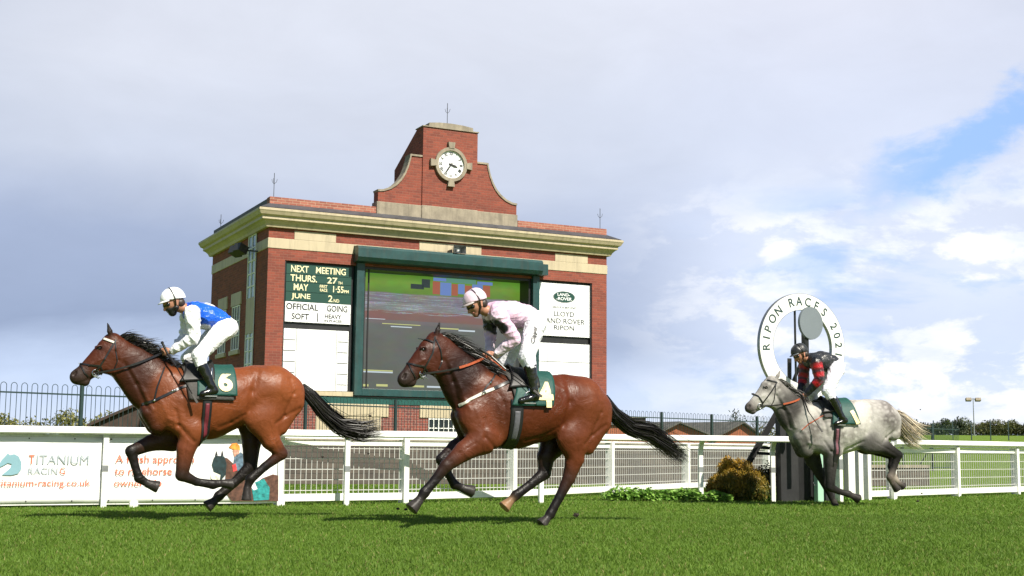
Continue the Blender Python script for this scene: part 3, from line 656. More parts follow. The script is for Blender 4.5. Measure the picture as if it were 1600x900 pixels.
def btext(mb, bx, s_, x0, x1, yt, yb, y=-.019, bold=.0):
    a = bx(x0, yb); c = bx(x1, yt); text_fit(mb, s_, a[0], c[0], (bx(x0, yb)[1]+bx(x1, yb)[1])/2, (bx(x0, yt)[1]+bx(x1, yt)[1])/2, y, bold)
ban1, bx1 = banner(-190, 163, 'white vinyl banner with teal horse head badge, left of the rail post')
for s_, x0, x1, y0, y1, m_ in (('T', 44.4, 54, 711, 725, M_ORG), ('ITANIUM', 57, 138.7, 711, 725, M_PGR), ('RACIN', 43.6, 90, 730.5, 741, M_PGR), ('G', 93, 102, 730.5, 741, M_ORG), ('titanium-racing.co.uk', -5, 141, 749, 763, M_ORG)):
    b = MB(); btext(b, bx1, s_, x0, x1, y0, y1); b.build('orange_letters' if m_ is M_ORG else 'grey_letters', m_, ban1)
b = MB(); P = [(33, 722), (33, 733), (28, 740), (18, 742.5), (2, 742.5), (8, 738), (16, 731), (18, 725), (12, 723.5), (6, 727), (0, 730), (-2, 726), (2, 719), (8, 713), (12, 708), (15, 711), (22, 709.5), (29, 713)]
Q = [bx1(*q) for q in P]; b.add([(x, -.014, z) for x, z in Q], [tuple(range(len(Q)))]); b.build('horse_head_badge', M_TEAL, ban1)
ban2, bx2 = banner(168, 436, 'white vinyl banner with a printed horse and rider, behind the leading horse')
for s_, x0, x1, y0, y1 in (('A fresh approach', 180, 303, 711, 727), ('to racehorse', 179, 268.6, 730, 742), ('ownership', 177.7, 252.5, 749, 763)):
    b = MB(); btext(b, bx2, s_, x0, x1, y0, y1); b.build('orange_letters', M_ORG, ban2)
pic = [((.10, .045, .03), [(347, 714), (355, 716), (364, 724), (374, 738), (384, 750), (396, 757), (410, 747), (426, 741), (434.5, 743), (434.5, 783), (362, 783), (357, 776), (352, 768), (349, 758), (352, 748), (353, 735)]), ((.012, .03, .035), [(331, 725), (334, 715), (337, 712), (350, 713), (354, 725), (352, 742), (345, 750), (336, 744)]),
       ((.75, .72, .62), [(329, 741), (334, 738), (344, 742), (343, 750), (333, 751), (329, 746)]), ((.02, .02, .025), [(336, 711), (338, 704), (340, 712)]), ((.02, .02, .025), [(345, 712), (347, 703), (349, 712)]),
       ((.70, .26, .04), [(357, 699), (362, 693), (369, 692), (374, 696), (375, 703), (366, 703)]), ((.55, .28, .20), [(363, 703), (374, 703), (373, 712), (366, 714)]), ((.10, .16, .22), [(366, 714), (376, 706), (384, 716), (386, 740), (372, 736), (364, 730)]), ((.60, .05, .05), [(362, 727), (368, 724), (370, 735), (364, 737)]),
       ((.02, .24, .24), [(392, 756), (412, 748), (421, 762), (420, 781), (396, 782)]), ((.75, .77, .8), [(385, 742), (396, 750), (402, 764), (396, 766), (388, 756)])]
t_ = None
for k, (c_, P) in enumerate(pic):
    Q = [bx2(*q) for q in P]; b = MB(); b.add([(x, -.0125-.0006*k, z) for x, z in Q], [tuple(range(len(Q)))])
    oo = b.build('printed_horse' if k < 5 else 'printed_rider', mat('print_%d' % k, c_, .5, .55, 22.), ban2)
for x in (214, 443):
    p, d = rail_at(x); n_ = np.array([-d[1], d[0], 0])
    t = empty('base_block', p+n_*.10, math.atan2(d[1], d[0])); tag(t, 'white foot block under the printed banner' if x < 400 else 'white speckled foot block below the end of the banner', 'block', 'foot blocks of the banners'); bb = MB(); bb.box(-.055, .055, -.05, .05, -.01, .07); bb.box(-.045, .045, -.045, .045, .07, .085); bb.build('block', M_WPAINT, t, bevel=.01)

# ------------------------------------------------------------------ low wall, bow-top fence
a = depth(400, 756, 27.0); c = depth(1225, 754, 31.6); a[2] = c[2] = 0; d = unit(c-a); ang = math.atan2(d[1], d[0])
t = empty('low_brick_wall', a, ang); tag(t, 'long low grey brown brick wall behind the mesh fence', 'wall'); L = np.linalg.norm(c-a)
MB().box(0, L, 0, .25, -.05, .90).build('wall', M_WALL, t); bb = MB()
for i in range(int(L/.6)): bb.box(i*.6+.004, i*.6+.596, -.03, .28, .902, .965)
bb.build('coping', M_STONE, t)
a = depth(1345, 760, 30.0); c = depth(1452, 758, 31.0); a[2] = c[2] = 0; d = unit(c-a)
t = empty('low_brick_wall', a, math.atan2(d[1], d[0])); tag(t, 'short very low brown brick wall right of the finish structure', 'wall'); L = np.linalg.norm(c-a)
MB().box(0, L, 0, .25, -.05, .42).build('wall', M_WALL, t); MB().box(-.02, L+.02, -.03, .28, .422, .49).build('coping', M_STONE, t)
FA = depth(618, 640, 31.0); FA[2] = 0; fd = np.array([math.cos(R(48)), math.sin(R(48)), 0]); fang = R(48)
bow = empty('bow_top_fence', FA, fang); tag(bow, 'dark green bow top metal fence crossing behind the rail and past the brick building', 'fence')
FH = 1.93; SP = 2.75; PW = 3
for k in range(-5, 12):
    s0 = k*SP
    b = MB(); b.box(s0-.03, s0+.03, -.03, .03, -.02, FH+.0); b.build('post', M_FENCE, bow)
    b = MB(); b.bar((s0, .04, 1.0), (s0, .75, .0), .04, .04); b.build('stay', M_FENCE, bow)
    b = MB(); b.box(s0+.03, s0+SP-.03, -.02, .02, .12, .16); b.box(s0+.03, s0+SP-.03, -.006, .006, FH-.20, FH-.17)
    nb_ = 13; pit_ = (SP-.10)/nb_
    for i in range(nb_):
        x0 = s0+.05+pit_*(i+.22); x1 = s0+.05+pit_*(i+.78); r_ = (x1-x0)/2
        b.tube([(x0, 0, .1), (x0, 0, FH-r_)]+[((x0+x1)/2-r_*math.cos(a), 0, FH-r_+r_*math.sin(a)) for a in np.linspace(.35, math.pi-.35, 5)]+[(x1, 0, FH-r_), (x1, 0, .1)], .0065, 5)
    b.build('bow_panel', M_FENCE, bow)

# ------------------------------------------------------------------ far buildings
def house(name, apex, el, er, Y, back, label, cat, wallm, roofm, skew):
    """gable end seen at depth Y: apex and eaves in the picture, ridge running back by `back` metres along skew"""
    A = depth(*apex, Y); L_ = depth(*el, Y); R_ = depth(*er, Y); o = np.array([A[0], Y, 0])
    t = empty(name, o); tag(t, label, cat)
    q = [(L_[0], L_[2]), (R_[0], R_[2])]; sk = np.array([skew*back, back])
    def P(x, z, s_, dz=0): return (x-o[0]+sk[0]*s_, sk[1]*s_, z+dz)
    lx, lz, rx, rz = L_[0], L_[2], R_[0], R_[2]
    b = MB(); vs = [P(lx, 0, 0), P(rx, 0, 0), P(rx, rz, 0), P(A[0], A[2]-.03, 0), P(lx, lz, 0)]+[P(lx, 0, 1), P(rx, 0, 1), P(rx, rz, 1), P(A[0], A[2]-.03, 1), P(lx, lz, 1)]
    b.add(vs, [(0, 1, 2, 3, 4), (9, 8, 7, 6, 5), (0, 4, 9, 5), (1, 6, 7, 2), (0, 5, 6, 1)]); b.build('wall', wallm, t)
    b = MB(); ov = .12; th_ = .1
    for (ex, ez, sg) in ((lx, lz, -1), (rx, rz, 1)):
        ex2 = ex+sg*.15; ez2 = ez-(A[2]-ez)*.15/abs(A[0]-ex)
        s_a, s_b = -.02, 1.01
        vs = [P(A[0], A[2], s_a), P(ex2, ez2, s_a), P(ex2, ez2, s_b), P(A[0], A[2], s_b)]; vs += [(x, y, z+th_) for x, y, z in vs]
        b.add(vs, [(0, 1, 2, 3), (7, 6, 5, 4)]+[(i, (i+1) % 4, (i+1) % 4+4, i+4) for i in range(4)])
    b.build('roof', roofm, t)
    return t
house('brick_shed', (1059, 661), (1022, 680), (1110, 682), 78., 14., 'orange brick gabled shed with grey roof, left of its twin', 'shed', M_SHED, M_ROOF, -.42)
house('brick_shed', (1157, 661), (1117, 683), (1185, 681), 80., 14., 'orange brick gabled shed with grey roof, right of its twin', 'shed', M_SHED, M_ROOF, -.62)
house('brick_shed', (958, 664), (930, 664.5), (1012, 665), 66., 6., 'flat topped orange brick outbuilding behind the tail of the second horse', 'shed', M_SHED, M_ROOF, .2)
o = depth(994, 665, 74.); t = empty('roof_tank', (o[0], 74., 2.0)); tag(t, 'brown slatted box standing behind the orange brick outbuilding', 'shed')
w_ = 15/FPX*74; MB().box(-w_, w_, 0, 1.2, -2., depth(994, 653, 74.)[2]-2).build('wall', M_ROOFB, t); MB().box(-w_-.08, w_+.08, -.08, 1.28, depth(994, 653, 74.)[2]-1.998, depth(994, 651, 74.)[2]-2).build('lid', M_STONE, t)
house('dark_shed', (232, 628), (148, 664), (430, 668), 44., 7., 'dark brown roofed shed behind the leading horse', 'shed', M_ROOFB, M_ROOFB, .4)

# ------------------------------------------------------------------ trees, bushes, plants
def crown_mesh(name, blobs, n, leaf, c0, c1, parent, seed, squash=.5, tip=0., up=0.):
    g = np.random.default_rng(seed); w_ = np.array([b_[3]*b_[4]*b_[5] for b_ in blobs]); w_ = w_/w_.sum()
    k = g.choice(len(blobs), n, p=w_); Bv = np.array(blobs)
    d = g.normal(size=(n, 3)); d /= np.linalg.norm(d, axis=1)[:, None]; r_ = .45+.62*g.random(n)**.55
    lump = 1+.22*np.sin(d[:, 0]*5+k*1.7)*np.sin(d[:, 1]*6+k)*np.cos(d[:, 2]*5+k*.7)
    C = Bv[k, :3]+d*(r_*lump)[:, None]*Bv[k, 3:6]
    a = g.normal(size=(n, 3))+[0, 0, up]; a /= np.linalg.norm(a, axis=1)[:, None]; bb = np.cross(a, d+g.normal(size=(n, 3))*.6); bb /= np.linalg.norm(bb, axis=1)[:, None]+1e-9
    s_ = leaf*(.5+g.random(n))[:, None]
    V = np.stack([C-a*s_, C+bb*s_*squash, C+a*s_, C-bb*s_*squash], 1).reshape(-1, 3); V[:, 2] = np.maximum(V[:, 2], .0)
    tone = g.random(n)[:, None]
    if tip: zz_ = C[:, 2]/C[:, 2].max(); tone = np.clip(tone*.5+(zz_**1.5*1.0+.12*np.sin(C[:, 0]*17+C[:, 1]*11)-.25*C[:, 0])[:, None]*tip-.12, 0, 1)
    hue = g.random(len(blobs))[k][:, None]
    c = (np.array(c0)*(1-tone)+np.array(c1)*tone)*(.7+.6*hue)
    return np_mesh(name, V, np.arange(4*n).reshape(-1, 4), M_LEAF, parent, np.repeat(c, 4, 0), nper=4)
def bush(name, P, w_, h_, d_, label, cat, group, c0, c1, n, leaf, seed, nb=6, trunk=True, squash=.5):
    g = random.Random(seed); t = empty(name, P); tag(t, label, cat, group)
    bl = [(g.uniform(-.33, .33)*w_, g.uniform(-.3, .3)*d_, h_*g.uniform(.35, .72), w_*g.uniform(.2, .36), d_*g.uniform(.25, .4), h_*g.uniform(.2, .34)) for _ in range(nb)]+[(0, 0, h_*.35, w_*.42, d_*.42, h_*.36)]
    crown_mesh('crown', bl, n, leaf, c0, c1, t, seed, squash)
    if trunk:
        b = MB()
        for k in range(5):
            a = g.uniform(0, 6.28); b.tube([(0, 0, -.05), (math.cos(a)*w_*.06, math.sin(a)*d_*.06, h_*.3), (math.cos(a)*w_*.22, math.sin(a)*d_*.22, h_*.72)], [h_*.03, h_*.02, h_*.006], 6)
        b.build('trunk', M_BARK, t)
    return t
# the row far away on the right, each with its own crown
g_ = random.Random(11); x = 1362; k = 0
kinds = [('deep green bushy tree', (.028, .045, .012), (.060, .085, .022)), ('olive green bushy tree', (.055, .062, .018), (.10, .105, .030)), ('brown twiggy tree', (.055, .042, .022), (.095, .08, .035)), ('grey green rounded tree', (.045, .058, .030), (.085, .105, .050)), ('yellow green rounded tree', (.070, .088, .018), (.13, .14, .032))]
spots = []
while x < 1690:
    spots.append(x); x += g_.uniform(13, 21)
ORDN = 'first second third fourth fifth sixth seventh eighth ninth tenth eleventh twelfth thirteenth fourteenth fifteenth sixteenth seventeenth eighteenth nineteenth twentieth twenty-first twenty-second twenty-third twenty-fourth twenty-fifth'.split()
names_near = ['behind the tip of the grey tail', 'just right of the grey tail', 'left of the tall floodlight mast', 'right of the tall floodlight mast', 'near the right edge of the picture']
for i, x in enumerate(spots):
    Y = 232+g_.uniform(0, 30); hpx = g_.uniform(21, 31); wpx = g_.uniform(30, 46); kd = kinds[g_.randrange(5)]
    P = depth(x, 683+.009*(x-1400), Y); P[2] = ground_z(P[0], P[1])-.2
    h_ = hpx/FPX*Y+.2; w_ = wpx/FPX*Y
    where = names_near[0] if x < 1415 else names_near[1] if x < 1460 else names_near[2] if x < 1518 else names_near[3] if x < 1560 else names_near[4]
    bush('hedgerow_tree', P, w_, h_, w_*.8, '%s, %s from the left in the far hedgerow' % (kd[0], ORDN[i]), 'tree', 'trees in the far row on the right', kd[1], kd[2], 2200, .17, 40+i)
# bare tree, conifer, left bushes
def bare_tree(P, h_, label, seed):
    g = random.Random(seed); t = empty('bare_tree', P); tag(t, label, 'tree'); b = MB(); tw = MB()
    def br(p, d, L_, r_, lev, mb):
        q = p+d*L_; mb.tube([p, (p+q)/2+np.array([g.uniform(-1, 1), g.uniform(-1, 1), 0])*L_*.06, q], [r_, r_*.8, r_*.6], 5, cap=False)
        if lev == 0: return
        for _ in range(g.choice((3, 3, 4))):
            e = unit(d+np.array([g.uniform(-.8, .8), g.uniform(-.8, .8), g.uniform(-.15, .6)])); br(q, e, L_*g.uniform(.55, .8), r_*.55, lev-1, tw)
    br(np.zeros(3), np.array([0, 0, 1.]), h_*.3, h_*.022, 4, b); b.build('trunk', M_BARK, t); tw.build('branches', M_BARK, t)
P = depth(1407, 684, 215.); P[2] = ground_z(P[0], P[1])-.2; bare_tree(P, 5.2, 'bare grey branched tree standing above the far row behind the grey tail', 5)
P = depth(1190, 690, 60.); P[2] = 0; bare_tree(P, 2.9, 'thin bare tree behind the black struts of the finish post', 8)
P = depth(1150, 690, 105.); P[2] = 0; t = empty('conifer_tree', P); tag(t, 'small dark conifer rising behind the right hand orange shed', 'tree')
h_ = .82+(703-641)/FPX*105
crown_mesh('crown', [(math.sin(k*2.1)*.5*(1.25-k*.1), math.cos(k*2.1)*.4, h_*(.28+k*.072), 2.0-k*.18, 2.0-k*.18, .45) for k in range(10)], 1800, .12, (.018, .030, .014), (.045, .065, .028), t, 3, .3); MB().tube([(0, 0, 0), (0, 0, h_*.95)], [.16, .03], 7).build('trunk', M_BARK, t)
for i, (x, yt, wpx, lab) in enumerate(((14, 648, 60, 'low olive bush beyond the fence at the left edge'), (48, 644, 55, 'pale green bush beyond the fence left of the fence post'), (118, 641, 80, 'broad yellow green bush beyond the fence under the leading horse head'), (165, 645, 60, 'olive bush beyond the fence beside the dark shed'), (1225, 655, 60, 'grey green bush behind the finish post struts'))):
    Y = 62.; P = depth(x, 690, Y); P[2] = 0; h_ = .82+(693-yt)/FPX*Y
    bush('wild_bush', P, wpx/FPX*Y, h_, 1.6, lab, 'bush', 'bushes beyond the fence', (.10, .11, .03), (.24, .23, .07), 2600, .075, 70+i)
# golden shrub by the finish and leafy plants
P = depth(1155, 784, 20.8); P[2] = 0
sh = empty('golden_shrub', P); tag(sh, 'rounded golden and green clipped conifer shrub left of the finish structure', 'shrub')
g_ = random.Random(3); bl = [(g_.uniform(-.40, .40), g_.uniform(-.30, .30), g_.uniform(.12, .36), g_.uniform(.10, .17), g_.uniform(.10, .17), g_.uniform(.10, .19)) for _ in range(40)]+[(g_.uniform(-.26, .20), g_.uniform(-.2, .2), g_.uniform(.42, .56), g_.uniform(.06, .12), g_.uniform(.06, .12), g_.uniform(.10, .18)) for _ in range(16)]+[(0, 0, .24, .44, .36, .26)]
o = crown_mesh('crown', bl, 56000, .028, (.050, .075, .014), (.46, .26, .03), sh, 9, .24, .72, .9)
b = MB()
for k in range(7): a = k*.9; b.tube([(0, 0, 0), (math.cos(a)*.15, math.sin(a)*.12, .25), (math.cos(a)*.34, math.sin(a)*.28, .5)], [.02, .013, .004], 6)
b.build('trunk', M_BARK, sh)
P = depth(1199, 784, 21.1); P[2] = 0
bush('dark_shrub', P, .34, .62, .3, 'thin dark leaved shrub between the golden shrub and the finish structure', 'shrub', None, (.012, .02, .008), (.05, .06, .025), 1400, .022, 21)
pl = [(972, .20, .46, 'broad leafy green plant at the left end of the border'), (1008, .20, .50, 'broad leafy green plant, second from the left in the border'), (1045, .17, .36, 'low leafy green plant in the middle of the border'), (1072, .19, .42, 'leafy green plant left of the curved rail post'), (1117, .15, .42, 'leafy green plant at the foot of the golden shrub'), (1192, .08, .25, 'tiny leafy weed at the foot of the dark shrub'), (1325, .10, .3, 'tiny green weed behind the raised foreleg of the grey horse')]
for i, (x, h_, w_, lab) in enumerate(pl):
    Y = 20.35 if x < 1150 else 20.7; P = depth(x, 784, Y); P[2] = 0
    g = np.random.default_rng(i); t = empty('leafy_plant', P); tag(t, lab, 'plant', 'leafy plants in the border'); n = int(430*w_/.4); h_ *= 1.15; w_ *= 1.25
    th_ = g.random(n)*6.28; rr = np.sqrt(g.random(n))*w_*.55; zz = h_*(.25+.75*g.random(n))*(1-.5*(rr/(w_*.55))**2)
    C = np.stack([np.cos(th_)*rr, np.sin(th_)*rr*.6, zz], 1); out = np.stack([np.cos(th_), np.sin(th_)*.8, g.normal(size=n)*.45+.1], 1); out /= np.linalg.norm(out, axis=1)[:, None]
    sd_ = np.cross(out, g.normal(size=(n, 3))*.5+[0, 0, 1]); sd_ /= np.linalg.norm(sd_, axis=1)[:, None]; ls = .038*(.6+.8*g.random(n))[:, None]
    V = np.stack([C-out*ls*.8, C+sd_*ls*.6, C+out*ls*1.1-[0, 0, .01], C-sd_*ls*.6], 1).reshape(-1, 3); V[:, 2] = np.maximum(V[:, 2], .005); tn = g.random(n)[:, None]
    np_mesh('leaves', V, np.arange(4*n).reshape(-1, 4), M_LEAF, t, np.repeat(np.array([.10, .24, .03])*(1-tn)+np.array([.28, .46, .09])*tn, 4, 0), nper=4)
    b = MB(); [b.tube([(0, 0, 0), (math.cos(a)*w_*.2, math.sin(a)*w_*.15, h_*.5), (math.cos(a)*w_*.4, math.sin(a)*w_*.25, h_*.7)], .004, 5) for a in np.arange(0, 6.2, .9)]; b.build('stems', M_BARK, t)
# far floodlight mast and the thin fence posts in the field
Y = 205.; P = depth(1522.5, 682, Y); P[2] = ground_z(P[0], P[1])-.1; t = empty('floodlight_mast', P); tag(t, 'slim floodlight mast with twin lamp heads in the far field', 'floodlight')
h_ = depth(1522.5, 622, Y)[2]-P[2]; MB().tube([(0, 0, 0), (0, 0, h_)], [.11, .06], 8).build('mast', M_METAL, t)
MB().box(-1.05, 1.05, -.06, .06, h_-.22, h_-.1).build('crossbar', M_METAL, t)
for sx in (-.78, .72):
    MB().obox((sx, -.1, h_-.25), (.42, 0, 0), (0, .25, -.1), (0, .08, .22)).build('lamp_head', M_STONE, t)
P0 = depth(1440, 682, 150.); 
ff = empty('field_fence', (P0[0], 150., ground_z(P0[0], 150.))); tag(ff, 'thin green wire fence posts crossing the far field', 'fence')
prev = None
for x in (1428, 1459, 1489, 1518, 1548, 1576, 1604, 1632):
    P = depth(x, 682, 150.); zt = depth(x, 657, 150.)[2]; zg = float(ground_z(P[0], P[1]))
    o = np.array(ff.location); MB().box(P[0]-o[0]-.05, P[0]-o[0]+.05, -.05, .05, zg-o[2]-.2, zt-o[2]).build('post', M_FENCE, ff)
    if prev is not None:
        b = MB(); [b.bar((prev[0]-o[0], 0, prev[1]*(1-f)+prev[2]*f-o[2]), (P[0]-o[0], 0, zg*(1-f)+zt*f-o[2]), .012, .012) for f in (.3, .6, .9)]; b.build('wires', M_FENCE, ff)
    prev = (P[0], zg, zt)

# ------------------------------------------------------------------ finish post: ring sign, grey disc, dark housing, struts
FY = 20.75
def fz(x, y, Y=FY): return depth(x, y, Y)
RO = onplane(1252.5, 542, depth(1253.5, 542, FY), e2)
fin = empty('finish_ring_sign', (RO[0], RO[1], 0), TH); tag(fin, 'white ring sign lettered round the rim above the finish structure', 'sign')
rz_ = RO[2]; Ro, Ri = .862, .605
b = MB(); ringprism(b, 0, rz_, Ri, Ro, -.035, .035, 72); rg = b.build('ring', M_WHITE, fin)
b = MB(); ringprism(b, 0, rz_, Ro-.001, Ro+.008, -.034, .03, 72); ringprism(b, 0, rz_, Ri-.008, Ri+.001, -.034, .03, 72); b.build('rim', M_METAL, rg)
M_RING = mat('dark_green_lettering', (.018, .05, .045), .5, .05)
b = MB()
rm = (Ro+Ri)/2
for ch, a in list(zip('RIPON', (183, 171, 160, 145, 131)))+list(zip('RACES', (108, 95, 81, 67, 52.5)))+list(zip('2021', (29.5, 17, 4.5, -7.5))):
    v, f = text_data(ch, .20, .92, 0, bold=.003); w = R(a-90)
    b = MB(); b.add([(math.cos(w)*x-math.sin(w)*(y+rm), -.0385, rz_+math.sin(w)*x+math.cos(w)*(y+rm)) for x, y, z in v], f); b.build('letter', M_RING, fin)
b = MB(); MBx = b; b.box(-.105, -.075, .036, .056, .9, rz_+Ri+.05); b.build('support_pole', M_BLACK, fin)
# grey disc on its thick black post
DO = depth(1266.5, 505, FY-.45); t = empty('finish_disc', (DO[0], DO[1], 0), TH+.12); tag(t, 'plain grey round disc on a black post in front of the ring', 'sign')
b = MB(); ringprism(b, 0, DO[2], .0001, .258, -.02, .01, 48); b.build('disc', mat('grey_disc_paint', (.16, .185, .205), .5, .06, 2.), t)
b = MB(); ringprism(b, 0, DO[2], .252, .261, -.012, .022, 48); b.build('rim', MATS['grey_disc_paint'], t)
b = MB(); b.box(-.12, -.035, .012, .09, .62, DO[2]-.16); b.box(-.1, -.06, .012, .04, DO[2]-.17, DO[2]+.15); b.build('post', M_BLACK, t)
# dark housing with a gap
HO = depth(1262, 784, FY); HO[2] = 0; t = empty('finish_housing', HO, TH); tag(t, 'charcoal two panel housing under the ring with a black gap', 'finish post')
def hx(x): return float((onplane(x, 784, HO, e2)-HO)@e1)
ht = 1.42
for x0, x1 in ((1221, 1249), (1279, 1310)):
    a_, c_ = hx(x0), hx(x1); r_ = .08; left = x0 < 1250
    P = [(a_, 0), (c_, 0)]+([(c_, ht), (a_+r_, ht), (a_+r_*.3, ht-r_*.3), (a_, ht-r_)] if left else [(c_, ht-r_), (c_-r_*.3, ht-r_*.3), (c_-r_, ht), (a_, ht)])
    b = MB(); b.prism(P, 0, .13); b.build('side_panel', M_DARK, t, bevel=.008)
b = MB(); b.box(hx(1249)+.002, hx(1279)-.002, .1, .13, 0, ht-.02); b.build('back_panel', M_BLACK, t); b = MB(); b.box(hx(1249)+.002, hx(1279)-.002, .02, .098, ht-.12, ht-.02); b.build('lintel', M_BLACK, t)
b = MB(); b.bar((hx(1266), -.10, .27), (hx(1286), -.16, .24), .02, .02); b.bar((hx(1266), -.08, .30), (hx(1286), -.14, .27), .02, .02); b.build('handles', M_METAL, t)
a_ = hx(1267.5); c_ = hx(1276.5); P = HO+e1*(a_+c_)/2-e2*.12; t = empty('green_post', P, TH); tag(t, 'pale mint green post in front of the dark finish housing', 'post'); b = MB(); b.box(-(c_-a_)/2, (c_-a_)/2, -.05, .05, -.01, 1.15); b.build('post', mat('mint_green_paint', (.34, .55, .42), .45, .06), t, bevel=.006); MB().box(-(c_-a_)/2-.01, (c_-a_)/2+.01, -.06, .06, 1.15, 1.17).build('cap', M_WPAINT, t)
# struts
P = depth(1172, 784, 21.6); P[2] = 0; t = empty('strut_frame', P, 0); tag(t, 'pair of leaning black struts with crossbars left of the dark housing', 'strut')
for dx, dy in ((0, 0), (.10, .25)):
    a_ = depth(1164, 728, 21.6)-P+[dx, dy, 0]; c_ = depth(1236, 604, 21.6)-P+[dx, dy, 0]; f = unit(c_-a_); a_ = a_-f*(a_[2]/f[2]); MB().bar(a_, c_, .055, .07, up=(0, 1, 0)).build('strut', M_BLACK, t)
for y in (699, 708): MB().bar(depth(1182, y, 21.65)-P, depth(1217, y+2, 21.65)-P, .04, .05).build('crossbar', M_BLACK, t)
a_ = depth(1236, 604, 21.7)-P; MB().bar(a_, depth(1252, 565, 21.7)-P, .05, .05, up=(0, 1, 0)).build('brace', M_BLACK, t); MB().bar(depth(1233.5, 620, 21.7)-P, depth(1233.5, 560, 21.7)-P, .06, .06, up=(0, 1, 0)).build('upright', M_BLACK, t)
# ================================================================== figures: distance-field bodies, meshed as one surface
class SDF:
    def __init__(s, lo, hi, h):
        s.lo = np.asarray(lo, float)-4*h; s.h = h; s.n = np.ceil((np.asarray(hi)+4*h-s.lo)/h).astype(int)+1
        s.F = np.full(s.n, .15, np.float32); s.segs = []
    def _sub(s, a, b):
        i0 = np.maximum(np.floor((a-s.lo)/s.h).astype(int), 0); i1 = np.minimum(np.ceil((b-s.lo)/s.h).astype(int)+1, s.n)
        if (i1 <= i0).any(): return None
        ax = [s.lo[k]+s.h*np.arange(i0[k], i1[k]) for k in range(3)]
        return tuple(slice(i0[k], i1[k]) for k in range(3)), ax[0][:, None, None], ax[1][None, :, None], ax[2][None, None, :]
    @staticmethod
    def _d(X, Y, Z, g):
        p0, p1, r_0, r_1, w0, w1 = g[:6]; a = p1-p0; L2 = a@a+1e-12
        t = np.clip(((X-p0[0])*a[0]+(Y-p0[1])*a[1]+(Z-p0[2])*a[2])/L2, 0, 1)
        dx, dy, dz = X-p0[0]-t*a[0], Y-p0[1]-t*a[1], Z-p0[2]-t*a[2]; r = r_0+(r_1-r_0)*t; w = w0+(w1-w0)*t
        return (np.sqrt((dx*dx+dz*dz)/(r*r)+dy*dy/(w*w))-1)*np.minimum(r, w), t
    def seg(s, p0, p1, r_0, r_1, w0=None, w1=None, k=.03, c0=(.5, .5, .5), c1=None, sub=False):
        p0 = np.asarray(p0, float); p1 = np.asarray(p1, float); w0 = r_0 if w0 is None else w0; w1 = r_1 if w1 is None else w1
        g = (p0, p1, r_0, r_1, w0, w1, np.array(c0), np.array(c1 if c1 is not None else c0))
        R_ = max(r_0, r_1, w0, w1)+2*k+.03; q = s._sub(np.minimum(p0, p1)-R_, np.maximum(p0, p1)+R_)
        if q is None: return
        sl, X, Y, Z = q; d, _ = s._d(X, Y, Z, g); f = s.F[sl]
        if sub:
            d = -d; hh = np.maximum(k-np.abs(f-d), 0)/k; s.F[sl] = np.maximum(f, d)+hh*hh*k*.25
        else:
            hh = np.maximum(k-np.abs(f-d), 0)/k; s.F[sl] = np.minimum(f, d)-hh*hh*k*.25
        s.segs.append(g) if not sub else None
        return g
    def cut(s, p, n):                                   # keep the side n points away from
        ax = [s.lo[k]+s.h*np.arange(s.n[k]) for k in range(3)]
        d = (ax[0][:, None, None]-p[0])*n[0]+(ax[1][None, :, None]-p[1])*n[1]+(ax[2][None, None, :]-p[2])*n[2]
        s.F = np.maximum(s.F, d.astype(np.float32))
    def groove(s, pts, amp, sig, lmin=.03):             # crease (amp>0) or ridge along a side-view polyline, both flanks
        pts = [np.asarray(p) for p in pts]
        for a, b in zip(pts[:-1], pts[1:]):
            a2, b2 = a[[0, 2]], b[[0, 2]]; lo = np.minimum(a2, b2)-3*sig; hi = np.maximum(a2, b2)+3*sig
            for sg in (1, -1):
                q = s._sub(np.array([lo[0], lmin if sg > 0 else -9., lo[1]]), np.array([hi[0], 9. if sg > 0 else -lmin, hi[1]]))
                if q is None: continue
                sl, X, Y, Z = q; d = b2-a2; t = np.clip(((X-a2[0])*d[0]+(Z-a2[1])*d[1])/(d@d+1e-9), 0, 1)
                e = ((X-a2[0]-t*d[0])**2+(Z-a2[1]-t*d[1])**2)/(sig*sig); s.F[sl] += (amp*np.exp(-e)*np.clip((np.abs(Y)-lmin)/.05, 0, 1)).astype(np.float32)
    def sample(s, P):
        q = (np.asarray(P, float)-s.lo)/s.h; q = np.clip(q, 0, s.n-1.001); i = q.astype(int); f = q-i; o = 0
        for dx in (0, 1):
            for dy in (0, 1):
                for dz in (0, 1):
                    o = o+s.F[i[..., 0]+dx, i[..., 1]+dy, i[..., 2]+dz]*(f[..., 0] if dx else 1-f[..., 0])*(f[..., 1] if dy else 1-f[..., 1])*(f[..., 2] if dz else 1-f[..., 2])
        return o
    def normal(s, P, e=.012):
        P = np.asarray(P, float); g = np.stack([s.sample(P+np.eye(3)[k]*e)-s.sample(P-np.eye(3)[k]*e) for k in range(3)], -1)
        return g/(np.linalg.norm(g, axis=-1, keepdims=True)+1e-9)
    def side(s, x, z, sg=1, lmax=.6):                   # lateral distance of the flank at (x,z), nan where nothing is met
        x = np.atleast_1d(x); z = np.atleast_1d(z); l = np.linspace(lmax, -.1, 141)
        P = np.stack([np.broadcast_to(x[:, None], (len(x), 141)), np.broadcast_to(sg*l, (len(x), 141)), np.broadcast_to(z[:, None], (len(x), 141))], -1)
        f = s.sample(P); neg = f < 0; has = neg.any(1); i = np.argmax(neg, 1); i = np.maximum(i, 1); r = np.arange(len(x))
        a, b = f[r, i-1], f[r, i]; t = a/(a-b+1e-9); o = l[i-1]+(l[i]-l[i-1])*t
        return np.where(has, o, np.nan)
